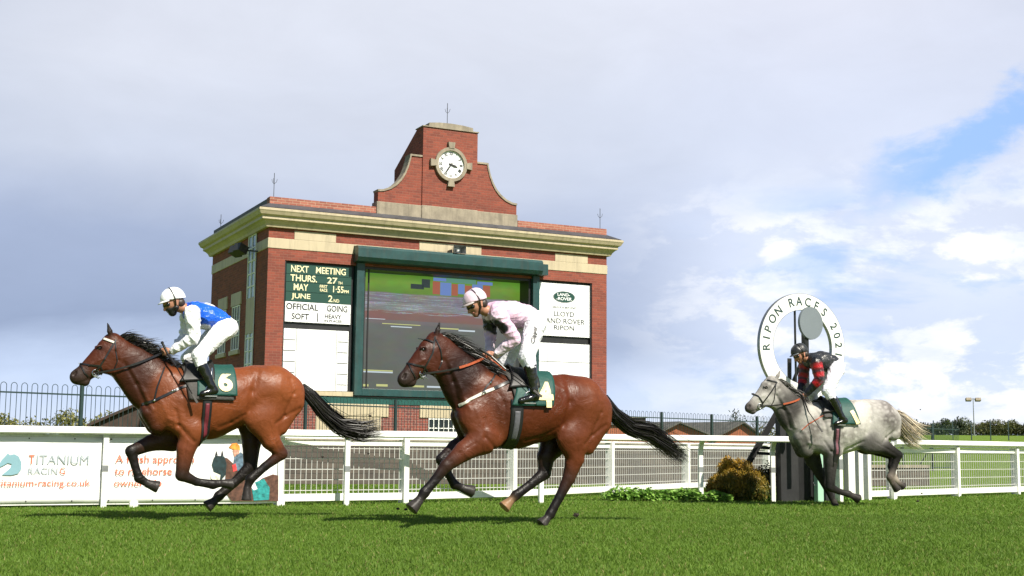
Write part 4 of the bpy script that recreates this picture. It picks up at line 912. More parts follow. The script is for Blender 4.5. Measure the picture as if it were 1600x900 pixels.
    def mesh(s, tau=.012, fold=0., fseed=0):
        F = s.F; S = F < 0; nx, ny, nz = F.shape
        c = np.zeros((nx-1, ny-1, nz-1), np.int8)
        sl = lambda o: tuple(slice(o[k], o[k]+(nx, ny, nz)[k]-1) for k in range(3))
        cs = [(i, j, k) for i in (0, 1) for j in (0, 1) for k in (0, 1)]
        for o in cs: c += S[sl(o)]
        I = np.argwhere((c > 0) & (c < 8)); idx = np.full(c.shape, -1, np.int32); idx[tuple(I.T)] = np.arange(len(I))
        f = {o: F[I[:, 0]+o[0], I[:, 1]+o[1], I[:, 2]+o[2]] for o in cs}
        acc = np.zeros((len(I), 3)); cnt = np.zeros(len(I))
        for o in cs:
            for ax in range(3):
                if o[ax]: continue
                o2 = list(o); o2[ax] = 1; o2 = tuple(o2); a, b = f[o], f[o2]; m_ = (a < 0) != (b < 0); t = np.where(m_, a/(a-b+1e-12), 0)
                p = np.array(o, float)[None].repeat(len(I), 0); p[:, ax] += t; acc += p*m_[:, None]; cnt += m_
        V = s.lo+s.h*(I+acc/cnt[:, None]); Q = []
        for ax in range(3):
            u, v = (ax+1) % 3, (ax+2) % 3
            A = [slice(1, -1)]*3; A[ax] = slice(0, -1); B = [slice(1, -1)]*3; B[ax] = slice(1, None)
            sa, sb = S[tuple(A)], S[tuple(B)]
            for flip in (0, 1):
                E = np.argwhere((sa & ~sb) if not flip else (~sa & sb))
                off = np.ones(3, int); off[ax] = 0; E = E+off
                q = []
                for du, dv in ((-1, -1), (0, -1), (0, 0), (-1, 0)):
                    e = E.copy(); e[:, u] += du; e[:, v] += dv; q.append(idx[tuple(e.T)])
                q = np.stack(q, 1); Q.append(q[:, ::-1] if flip else q)
        Q = np.concatenate(Q); Q = Q[(Q >= 0).all(1)]
        W_s = np.zeros(len(V)); Cc_ = np.zeros((len(V), 3))
        for g in s.segs:
            d, t = s._d(V[:, 0], V[:, 1], V[:, 2], g); w = np.exp(-np.clip(d, -.03, 1)/tau)
            W_s += w; Cc_ += w[:, None]*(g[6]+(g[7]-g[6])*t[:, None])
        C_ = Cc_/(W_s[:, None]+1e-30)
        if fold:
            g = np.random.default_rng(fseed); N_ = s.normal(V, .01); d = np.zeros(len(V))
            for k in range(9):
                a = g.normal(size=3); a /= np.linalg.norm(a); fr = g.uniform(35, 120); ph = g.uniform(0, 6.28); b = g.normal(size=3)*9
                d += (1-np.abs(np.sin(V@a*fr*.5+1.6*np.sin(V@b+ph)+ph)))**2*(40/fr)
            V = V+N_*(fold*(d-1.2)/2)[:, None]
        return V, Q, C_
def smooth2(t, v, a, b_):
    n = N(t, 'ShaderNodeMapRange', interpolation_type='SMOOTHSTEP'); link(t, v, n.inputs[0]); n.inputs[1].default_value = a; n.inputs[2].default_value = b_
    if a > b_: n.inputs[1].default_value, n.inputs[2].default_value, n.inputs[3].default_value, n.inputs[4].default_value = b_, a, 1, 0
    return n.outputs[0]
def coat_mat(name, rough, coat, var=.1, dapple=0., spec=.5):
    m = mat(name, (1, 1, 1), rough, var, 7., vcol='tint', spec=spec, coat=coat); t = m.node_tree; b = t.nodes['Principled BSDF']
    b.inputs['Coat Roughness'].default_value = .32
    tcn = N(t, 'ShaderNodeTexCoord'); src = b.inputs['Base Color'].links[0].from_socket
    if dapple:
        vo = N(t, 'ShaderNodeTexVoronoi', feature='SMOOTH_F1', inp={'Scale': 15., 'Smoothness': .6}); 
        nzz = N(t, 'ShaderNodeTexNoise', inp={'Scale': 3., 'Detail': 3}); link(t, tcn.outputs['Object'], nzz.inputs['Vector'])
        wv = N(t, 'ShaderNodeVectorMath', operation='MULTIPLY_ADD'); link(t, nzz.outputs[1], wv.inputs[0]); wv.inputs[1].default_value = (.12, .12, .12); link(t, tcn.outputs['Object'], wv.inputs[2]); link(t, wv.outputs[0], vo.inputs['Vector'])
        f = math_n(t, 'MULTIPLY', ramp(t, vo.outputs[0], [(.12, (0, 0, 0)), (.55, (1, 1, 1))]), math_n(t, 'MULTIPLY', ramp(t, nzz.outputs[0], [(.42, (0, 0, 0)), (.62, (1, 1, 1))]), dapple))
        src = mixc(t, f, src, mixc(t, 1., src, (.42, .40, .40), 'MULTIPLY')); link(t, src, b.inputs['Base Color'])
    n2 = N(t, 'ShaderNodeTexNoise', inp={'Scale': 26., 'Detail': 4, 'Roughness': .55}); n3 = N(t, 'ShaderNodeTexNoise', inp={'Scale': 5.5, 'Detail': 3, 'Roughness': .5, 'Distortion': 1.2})
    for n in (n2, n3): link(t, tcn.outputs['Object'], n.inputs['Vector'])
    n4 = N(t, 'ShaderNodeTexNoise', inp={'Scale': 9., 'Detail': 2, 'Roughness': .5, 'Distortion': 1.8}); n5 = N(t, 'ShaderNodeTexNoise', inp={'Scale': 2.6, 'Detail': 5, 'Roughness': .6}); link(t, tcn.outputs['Object'], n4.inputs['Vector']); link(t, tcn.outputs['Object'], n5.inputs['Vector'])
    vein = math_n(t, 'MULTIPLY', smooth2(t, math_n(t, 'ABSOLUTE', math_n(t, 'ADD', n4.outputs[0], -.5)), .035, .0), smooth2(t, n5.outputs[0], .45, .6))
    hgt = math_n(t, 'ADD', math_n(t, 'ADD', math_n(t, 'MULTIPLY', n2.outputs[0], .22), n3.outputs[0]), math_n(t, 'MULTIPLY', vein, .16))
    fcol = math_n(t, 'ADD', math_n(t, 'MULTIPLY', n5.outputs[0], .7), math_n(t, 'MULTIPLY_ADD', n2.outputs[0], .35, .47)); cmx = N(t, 'ShaderNodeCombineXYZ')
    for i in range(3): link(t, fcol, cmx.inputs[i])
    link(t, mixc(t, 1., src, cmx.outputs[0], 'MULTIPLY'), b.inputs['Base Color'])
    bp = N(t, 'ShaderNodeBump', inp={'Strength': .5, 'Distance': .026}); link(t, hgt, bp.inputs['Height']); link(t, bp.outputs[0], b.inputs['Normal'])
    link(t, math_n(t, 'MULTIPLY_ADD', n2.outputs[0], .3, rough-.15), b.inputs['Roughness'])
    return m
def silk_mat(name, rough=.38, sheen=.3, bump=.35):
    m = mat(name, (1, 1, 1), rough, .05, 5., vcol='tint', spec=.5, sheen=sheen); t = m.node_tree; b = t.nodes['Principled BSDF']
    tcn = N(t, 'ShaderNodeTexCoord'); n2 = N(t, 'ShaderNodeTexNoise', inp={'Scale': 13., 'Detail': 3, 'Roughness': .5, 'Distortion': 2.2}); link(t, tcn.outputs['Object'], n2.inputs['Vector'])
    bp = N(t, 'ShaderNodeBump', inp={'Strength': bump, 'Distance': .03}); link(t, n2.outputs[0], bp.inputs['Height']); link(t, bp.outputs[0], b.inputs['Normal']); return m
M_COAT = coat_mat('bay_coat', .44, .0, spec=.24); M_COATG = coat_mat('grey_coat', .55, .0, dapple=.95, spec=.12)
M_SKIN = mat('skin', (1, 1, 1), .5, .08, 12., vcol='tint', bump=.1); M_SILK = silk_mat('racing_silk', .34, .0); M_BREECH = silk_mat('white_breeches', .5, .0, .5)
M_LEATHER = mat('black_leather', (.010, .009, .009), .32, .3, 20., coat=.25); M_BOOT = mat('polished_boot', (.008, .008, .009), .18, .2, 8., coat=.6, bump=.25, bscale=12)
M_WHIP = mat('matt_black_grip', (.006, .006, .006), .75, .2, 20., spec=.1); M_TAN = mat('orange_rubber_rein', (.36, .075, .025), .5, .15, 30.); M_WLEATH = mat('white_strap', (.62, .60, .52), .5, .2, 20.); M_STEEL = mat('steel', (.6, .6, .62), .22, .1, 5., metal=1.)
M_CLOTH = mat('green_saddle_cloth', (.005, .058, .046), .6, .15, 12., bump=.3, bscale=30); M_PAD = mat('dark_grey_pad', (.045, .042, .038), .7, .25, 20., bump=.3, bscale=60)
M_NUM = mat('cream_number', (.80, .68, .36), .5, .06, 10.); M_HAIRB = mat('black_horse_hair', (.010, .008, .007), .38, .5, 30., spec=.5); M_HAIRG = mat('grey_horse_hair', (1, 1, 1), .5, .2, 30., vcol='tint')
M_EYE = mat('dark_eye', (.006, .004, .003), .05, .1, 5., coat=1.); M_GOG = mat('smoked_goggles', (.012, .012, .014), .08, .1, 5., coat=.5)

class Frame:
    """side-view frame of one horse: s forward, l towards its left flank, z up"""
    def __init__(f, px, Y, a):
        o = depth(px, 700, Y); f.O = np.array([o[0], Y, 0]); f.F = np.array([-math.cos(a), -math.sin(a), 0]); f.L = np.array([math.sin(a), -math.cos(a), 0]); f.rz = math.pi+a
        f.k = Y/FPX
    def __call__(f, px, py, l=0.):
        P = onplane(px, py, f.O+f.L*l, f.L)-f.O; return np.array([P@f.F, l, P[2]])
    def drape(f, S, px, py, sg=1, l0=.2):                # a traced point carried onto the flank
        l = l0
        for _ in range(4):
            p = f(px, py, l); q = S.side(p[0], p[2], sg)[0]
            if np.isnan(q): return None
            l = sg*q
        return f(px, py, l)
def resample(P, step):
    P = np.asarray(P, float); d = np.concatenate([[0], np.cumsum(np.linalg.norm(np.diff(P, axis=0), axis=1))]); n = max(2, int(d[-1]/step)+1); t = np.linspace(0, d[-1], n)
    return np.stack([np.interp(t, d, P[:, k]) for k in range(3)], 1)
def ribbon(mb, P, Nn, w, th, step=None):
    """flat strap along P lying on normals Nn"""
    n = len(P); vs = []
    for i in range(n):
        t = unit(P[min(i+1, n-1)]-P[max(i-1, 0)]); nn = Nn[i]-t*(Nn[i]@t); nn = unit(nn+1e-9); b = np.cross(t, nn)
        for a, c in ((-1, 0), (1, 0), (.8, 1), (-.8, 1)): vs.append(P[i]+b*a*w/2+nn*c*th)
    fs = [(i*4+k, i*4+(k+1) % 4, (i+1)*4+(k+1) % 4, (i+1)*4+k) for i in range(n-1) for k in range(4)]+[(3, 2, 1, 0), ((n-1)*4, (n-1)*4+1, (n-1)*4+2, (n-1)*4+3)]
    mb.add(vs, fs)
def strap(f, S, mb, pts, w, th=.006, off=.002, sides=(1,), closed_top=False):
    """strap traced on the near flank, laid on the surface; sides=(1,-1) repeats it on the far flank"""
    loc = []
    for px, py in pts:
        q = f.drape(S, px, py)
        loc.append(q if q is not None else np.array([*f(px, py, 0)]))
    P = resample(loc, .012); l = S.side(P[:, 0], P[:, 2]); ok = ~np.isnan(l)
    if ok.any(): l = np.interp(np.arange(len(P)), np.arange(len(P))[ok], l[ok])
    else: l = P[:, 1]
    for sg in sides:
        Q = P.copy(); Q[:, 1] = sg*l; nn = S.normal(Q); ribbon(mb, Q+nn*off, nn, w, th)
def wrap(S, mb, s_of, z0, a0, a1, off, nj, ni, zc, zbot=None):
    """cloth round the trunk: angle a0..a1 from straight up; s_of(u, t) gives the station"""
    vs = []; r = np.linspace(.02, .6, 240)
    for i in range(ni+1):
        for j in range(nj+1):
            ph = a0+(a1-a0)*j/nj; t = abs(ph)/max(abs(a0), abs(a1)); s_ = s_of(i/ni, t)
            P = np.stack([np.full(240, s_), r*math.sin(ph), zc+r*math.cos(ph)], 1); fv = S.sample(P); k = np.nonzero(fv < 0)[0]; rr = r[k[-1]] if len(k) else .2
            vs.append((s_, (rr+off)*math.sin(ph), zc+(rr+off)*math.cos(ph)))
    vs = np.array(vs).reshape(ni+1, nj+1, 3)
    for _ in range(2): vs[1:-1, 1:-1] = (vs[:-2, 1:-1]+vs[2:, 1:-1]+vs[1:-1, :-2]+vs[1:-1, 2:]+2*vs[1:-1, 1:-1])/6
    mb.add(vs.reshape(-1, 3), [(i*(nj+1)+j, i*(nj+1)+j+1, (i+1)*(nj+1)+j+1, (i+1)*(nj+1)+j) for i in range(ni) for j in range(nj)])
def solid(o, th, off=1.):
    m_ = o.modifiers.new('thickness', 'SOLIDIFY'); m_.thickness = th; m_.offset = off; return o
def strands(name, m, parent, roots, paths, wid, seed, col=None, seg=9):
    """hair: each lock a thin tapering ribbon following its own path"""
    V = []; Fq = []; Cc_ = []; g = np.random.default_rng(seed)
    for P, w in zip(paths, wid):
        n = len(P); b = len(V)
        a = unit(g.normal(size=3)); c_ = col[g.integers(len(col))] if col is not None else (1, 1, 1)
        for i in range(n):
            t = unit(P[min(i+1, n-1)]-P[max(i-1, 0)]); sd_ = unit(np.cross(t, a)+1e-6); k = w*(1-(i/(n-1))**2*.9)
            V += [P[i]-sd_*k, P[i]+sd_*k]; Cc_ += [c_, c_]
        Fq += [(b+2*i, b+2*i+1, b+2*i+3, b+2*i+2) for i in range(n-1)]
    return np_mesh(name, np.array(V), np.array(Fq), m, parent, np.array(Cc_, float), nper=4, smooth_=True)
BAY1 = dict(body=(.175, .048, .0155), neck=(.036, .0100, .0048), dark=(.009, .007, .006), face=(.065, .016, .006), muzz=(.030, .018, .014), belly=(.09,.022,.007))  # neck: sweat-dark coat with shade added to the colour; far legs share it
BAY2 = dict(body=(.105, .0265, .0090), neck=(.017, .0048, .0032), dark=(.008, .006, .006), face=(.055, .0135, .006), muzz=(.026, .016, .013), belly=(.045,.011,.005))  # wet neck made darker still, its colour carries shade; far legs too
GREY = dict(body=(.43, .41, .375), neck=(.045, .041, .038), dark=(.014, .013, .0125), face=(.38, .365, .34), muzz=(.08, .07, .07), belly=(.25, .24, .22))  # mottled neck, lowered further to put its underside shade into the tone

def build_horse(d):
    f = Frame(d['px'], d['Y'], d['ang']); k = f.k; C = d['col']
    root = empty('horse', f.O, f.rz); tag(root, d['label'], 'horse', 'racehorses')
    allp = [f(p[0], p[1]) for key in ('trunk', 'neck', 'head') for p in d[key]]+[f(p[0], p[1]) for L_ in d['legs'] for p in L_['pts']]
    allp = np.array(allp); lo = allp.min(0)-[.28, 0, .12]; hi = allp.max(0)+[.28, 0, .30]; lo[1], hi[1] = -.42, .42
    S = SDF(lo, hi, .0105)
    def chain(pts, kk, cols, l=None, wr=None):
        q = [(f(p[0], p[1], (p[4] if len(p) > 4 else 0.)), p[2]*k, p[3]) for p in pts]
        for i in range(len(q)-1):
            S.seg(q[i][0], q[i+1][0], q[i][1], q[i+1][1], q[i][2], q[i+1][2], kk, cols[min(i, len(cols)-1)], cols[min(i+1, len(cols)-1)])
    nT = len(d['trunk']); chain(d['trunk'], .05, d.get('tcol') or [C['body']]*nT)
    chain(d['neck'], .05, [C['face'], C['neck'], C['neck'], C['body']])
    chain(d['head'], .025, d.get('hcol') or [C['face'], C['face'], C['face'], C['muzz'], C['muzz']])
    for e in d['extra']:                                 # muscles: two points, radii, width, lateral, colour key
        (x0, y0, r_0), (x1, y1, r_1), w_, l_, ck = e
        for sg in (1, -1): S.seg(f(x0, y0, 0)*[1, 0, 1]+[0, sg*l_, 0], f(x1, y1, 0)*[1, 0, 1]+[0, sg*l_, 0], r_0*k, r_1*k, w_, w_, .035, C.get(ck, C['body']))
    for L_ in d['legs']:
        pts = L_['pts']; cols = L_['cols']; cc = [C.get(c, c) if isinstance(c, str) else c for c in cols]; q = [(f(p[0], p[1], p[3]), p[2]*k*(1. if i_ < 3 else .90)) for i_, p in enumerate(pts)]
        n = len(q)
        for i in range(n-2):
            r_a, r_b = q[i][1], q[i+1][1]; wa = min(r_a*.95, .105) if i < 2 else r_a*.82; wb = min(r_b*.95, .10) if i+1 < 2 else r_b*.82
            S.seg(q[i][0], q[i+1][0], r_a, r_b, wa, wb, .03 if i < 2 else .014, cc[i], cc[i+1])
        # joint knobs and the flexor tendon behind the cannon
        a, b = q[n-2][0], q[n-1][0]; t = unit(b-a)       # pastern end -> sole centre: a flaring hoof, cut flat
        H_ = SDF.__new__(SDF); R_ = q[n-1][1]*1.24
        sub = S._sub(np.minimum(a, b)-.12, np.maximum(a, b)+.12); sl, X, Y_, Z = sub; Lh = np.linalg.norm(b-a)
        tt = (X-a[0])*t[0]+(Y_-a[1])*t[1]+(Z-a[2])*t[2]; rad = np.sqrt(np.maximum((X-a[0])**2+(Y_-a[1])**2+(Z-a[2])**2-tt**2, 0))
        dd = np.maximum.reduce([rad-(R_*.64+(R_-R_*.64)*np.clip(tt/Lh, 0, 1)), tt-Lh, -tt-.008]); ff = S.F[sl]; hh = np.maximum(.010-np.abs(ff-dd), 0)/.010; S.F[sl] = np.minimum(ff, dd)-hh*hh*.0025
        hc = np.array(L_.get('hoof', (.030, .026, .024))); S.segs.append((a+t*.01, b, R_*.8, R_, R_*.8, R_, hc, hc))
    for pts, amp, sig in d['grooves']: S.groove([f(x, y, .15) for x, y in pts], amp*.95, sig*1.15)
    # face details: ears, eye rims, nostrils, mouth
    for ex0, ey0, ex1, ey1, l_ in d['ears']:
        p0, p1 = f(ex0, ey0, l_), f(ex1, ey1, l_*1.15); mid_ = (p0+p1)/2
        S.seg(p0, mid_, .026, .027, .018, .016, .012, C['face'], C['dark'] if C is not GREY else (.25, .23, .22)); S.seg(mid_, p1, .027, .008, .016, .007, .008, C['dark'] if C is not GREY else (.25, .23, .22))
    ex, ey = d['eye']; ep = f.drape(S, ex, ey, 1, .08)
    nx_, ny_ = d['nostril']; np_ = f.drape(S, nx_, ny_, 1, .05)
    for sg in (1, -1):
        m_ = np.array([1, sg, 1])
        if ep is not None:
            S.seg((ep+[-.02, -.004, .012])*m_, (ep+[.02, -.004, .016])*m_, .018, .018, .014, .014, .012, C['face'])
            S.seg(ep*m_, ep*m_+[.0, 0, .001], .019, .019, .016, .016, .008, C['face'], sub=True); S.segs.append(((ep+[-.012, 0, 0])*m_, (ep+[.012, 0, .0])*m_, .028, .028, .03, .03, np.array([.012, .008, .007]), np.array([.012, .008, .007])))
        if np_ is not None:
            t = unit(f(nx_, ny_)-f(*d['eye'])); S.seg(np_*m_-t*.012, np_*m_+t*.014+[0, 0, -.006], .013, .017, .020, .020, .008, sub=True)
            S.segs.append(((np_*m_)-t*.012, (np_*m_)+t*.014, .016, .020, .02, .02, np.array([.010, .006, .005]), np.array([.010, .006, .005])))
    S.groove([f(x, y, .05) for x, y in d['mouth']], .007, .009, .005)
    V, Q, Cc_ = S.mesh(.014)
    # stockings fade, dark shading of hair on knees and points
    body = np_mesh('body', V, Q, M_COATG if C is GREY else M_COAT, root, np.clip(Cc_, 0, 1), True, 4)
    if ep is not None:
        b = MB()
        for sg in (1, -1): b.ell(ep*[1, sg, 1]+[0, -sg*.010, 0], (.019, .016, .017), 12, 8)
        b.build('eyes', M_EYE, root, True)
    # --- hair
    g = np.random.default_rng(d['seed']); cr = np.array([f(x, y) for x, y in d['mane']]); crr = resample(cr, .004); paths = []; wid = []
    flow = f(*d['maneflow'][1])-f(*d['maneflow'][0]); flow = unit(flow)
    for _ in range(d.get('nmane', 1500)):
        u = g.random(); p = crr[int(u*(len(crr)-1))]+[0, g.normal()*.016+d.get('maneside', 0), -.02]; L_ = d['manelen']*(.5+.8*g.random())*(1.15-.5*abs(u-.45)); lift = .35+.5*g.random(); sway = g.normal()*.22; wob = g.normal(size=3)*.10
        P = []; gn = 7
        for i in range(gn):
            t = i/(gn-1); P.append(p+np.array([0, 0, 1.])*L_*lift*(t-.75*t*t)+flow*L_*(t*t*.35+t*.62)+np.array([0, sway*L_*t, 0])+wob*L_*t*t+np.array([0, 0, -.14*L_*t*t]))
        paths.append(np.array(P)); wid.append(.0022+.0034*g.random())
    strands('mane', M_HAIRG if C is GREY else M_HAIRB, root, None, paths, wid, 1, col=[(.05, .045, .042), (.10, .09, .085), (.03, .028, .026), (.18, .165, .155)] if C is GREY else None)
    tp = np.array([f(x, y) for x, y, _ in d['tail']]); tr = np.array([r_*k for _, _, r_ in d['tail']]); dl = np.concatenate([[0], np.cumsum(np.linalg.norm(np.diff(tp, axis=0), axis=1))]); dl /= dl[-1]; paths = []; wid = []
    for _ in range(d.get('ntail', 1100)):
        a, q_ = g.random()*6.283, math.sqrt(g.random()); Lf = .35+.72*g.random()**.6; st = .32*g.random()**2; P = []; wob = g.normal(size=3)*.035; ph = g.random()*6; fly = g.random() < .12
        for i in range(13):
            t = min(st+(Lf-st)*i/12, 1.03); c = np.array([np.interp(t, dl, tp[:, kk_]) for kk_ in range(3)]); 
            if t > 1: c = c+(tp[-1]-tp[-2])*(t-1)*2
            r_ = np.interp(t, dl, tr); tn = unit(np.array([np.interp(min(t+.04, 1), dl, tp[:, kk_])-np.interp(max(t-.04, 0), dl, tp[:, kk_]) for kk_ in range(3)])); up_ = unit(np.cross(tn, [0, 1, 0]))
            P.append(c+q_*r_*(math.cos(a)*up_+math.sin(a)*np.array([0, .8, 0]))+wob*(t**1.5)*(2.2 if fly else .8)+up_*.010*math.sin(ph+9*t)*t)
        paths.append(np.array(P)); wid.append(.0024+.0034*g.random())
    strands('tail', M_HAIRG if C is GREY else M_HAIRB, root, None, paths, wid, 2, col=[(.58, .47, .30), (.48, .40, .28), (.26, .24, .22), (.66, .56, .38), (.36, .33, .29)] if C is GREY else None)
    # --- tack
    br = MB()
    for pts, w_ in d['bridle']: strap(f, S, br, pts, w_, sides=(1, -1))
    bridle = br.build('bridle', M_LEATHER, root)
    for pts, w_, m_ in d.get('bridle_trim', []):
        b = MB(); strap(f, S, b, pts, w_, .008, .004, sides=(1, -1)); b.build('browband', m_, bridle)
    bx_, by_ = d['bit']; bp_ = f.drape(S, bx_, by_, 1, .05)
    if bp_ is None: bp_ = f(bx_, by_, .05)
    b = MB()
    for sg in (1, -1):
        c = (bp_+[0, .012, 0])*[1, sg, 1]; b.tube([c+.034*np.array([math.cos(a), 0, math.sin(a)]) for a in np.linspace(0, 6.283, 17)], .0055, 6)
        b.tube([c+[.02, 0, .0], c+[-.02, .004*sg, -.035], c+[-.055, .004*sg, -.05]], .005, 6)
    b.build('bit', M_STEEL, bridle)
    for pts, w_, m_, nm in d['straps']:
        b = MB(); strap(f, S, b, pts, w_, .008, .003, sides=(1, -1)); b.build(nm, m_, root)
    for px_, py_ in d['studs']:
        q = f.drape(S, px_, py_, 1, .2)
        if q is not None: MB().ell(q+[0, .012, 0], (.013, .008, .013), 10, 6).build('stud', M_STEEL, root)
    # girth: a band from the saddle round under the belly
    zc = f(*d['axis'])[2]
    def sline(pts): a = [f(x, y, .2)[0] for x, y in pts]; return a
    gx0, gx1 = d['girth']; s0, s1 = f(gx0, d['axis'][1], .27)[0], f(gx1, d['axis'][1], .27)[0]
    b = MB(); wrap(S, b, lambda u, t: s0+(s1-s0)*u, 0, R(70), R(290), .006, 44, 4, zc); solid(b.build('girth', d['girthm'][0], root, True), .008)
    sm = (s0+s1)/2; w2 = (s1-s0)*.22
    b = MB(); wrap(S, b, lambda u, t: sm-w2+2*w2*u, 0, R(95), R(150), .016, 16, 3, zc); solid(b.build('girth_elastic', d['girthm'][1], root, True), .004)
    for nm, m_, (tf, trr, bf, brr), aa, off, th_ in d['cloths']:
        q = [f(*p, .0 if i < 2 else .28)[0] for i, p in enumerate((tf, trr, bf, brr))]
        b = MB(); wrap(S, b, lambda u, t: (q[0]*(1-u)+q[1]*u)*(1-t**1.3)+(q[2]*(1-u)+q[3]*u)*t**1.3, 0, -R(aa), R(aa), off, 40, 16, zc); o = solid(b.build(nm, m_, root, True), th_)
    # saddle
    q = [f(*p, 0)[0] for p in d['saddle']]
    b = MB(); vs = []
    wrap(S, b, lambda u, t: (q[0]*(1-u)+q[1]*u)-(t**2)*.10*(1-u*.2)*-1*(1 if u < .5 else .3), 0, -R(50), R(50), .042, 24, 12, zc)
    b.v = [(x, y, z+.045*max(0, (abs((x-(q[0]+q[1])/2)/(q[1]-q[0]))-.28))*4*max(0, 1-abs(y)/.12)) for x, y, z in b.v]
    sad = solid(b.build('saddle', MATS['saddle_leather'] if 'saddle_leather' in MATS else mat('saddle_leather', (.014, .013, .013), .5, .2, 20.), root, True), .014)
    # number on the cloth
    ch, (nx0, ny0), hgt, tilt, sx = d['number']; v, fc = text_data(ch, hgt*1.42, sx, 0, bold=hgt*.06)
    cs, sn = math.cos(tilt), math.sin(tilt); c = f(nx0, ny0, .27)
    bmx = bmesh.new(); vv = [bmx.verts.new((a_*cs-b_*sn, a_*sn+b_*cs, 0)) for a_, b_, _ in v]
    for t_ in fc:
        try: bmx.faces.new([vv[i] for i in t_])
        except ValueError: pass
    bmesh.ops.triangulate(bmx, faces=bmx.faces)
    for _ in range(2): bmesh.ops.subdivide_edges(bmx, edges=[e for e in bmx.edges if e.calc_length() > .03], cuts=1)
    P = np.array([q_.co[:] for q_ in bmx.verts]); bmx.verts.index_update(); T = [tuple(v_.index for v_ in fa.verts) for fa in bmx.faces]; bmx.free()
    X = c[0]-P[:, 0]; Z = c[2]+P[:, 1]; l = S.side(X, Z); l = np.where(np.isnan(l), np.nanmean(l), l)
    for sg in (1, -1):
        b = MB(); b.add(np.stack([X if sg > 0 else 2*c[0]-X, sg*(l+d['numoff']), Z], 1), T); solid(b.build('number', M_NUM, root), .003, 1)
    # stirrups and leathers
    sx_p, sy_p = d['stirrup']; l_ = .30
    for sg in (1, -1):
        c = f(sx_p, sy_p, l_); c = c*[1, sg, 1]; b = MB()
        b.tube([c+[.06, 0, 0]]+[c+np.array([.065*math.cos(a), 0, .012+.11*math.sin(a)]) for a in np.linspace(0, math.pi, 11)]+[c+[-.06, 0, 0]], .006, 6); b.obox(c, (.065, 0, 0), (0, .022, 0), (0, 0, .006))
        b.tube([c+[0, 0, .12], c*[1, .93, 1]+[-.01, 0, .30]], .008, 6); b.build('stirrup', M_STEEL, root)
    return f, S, root

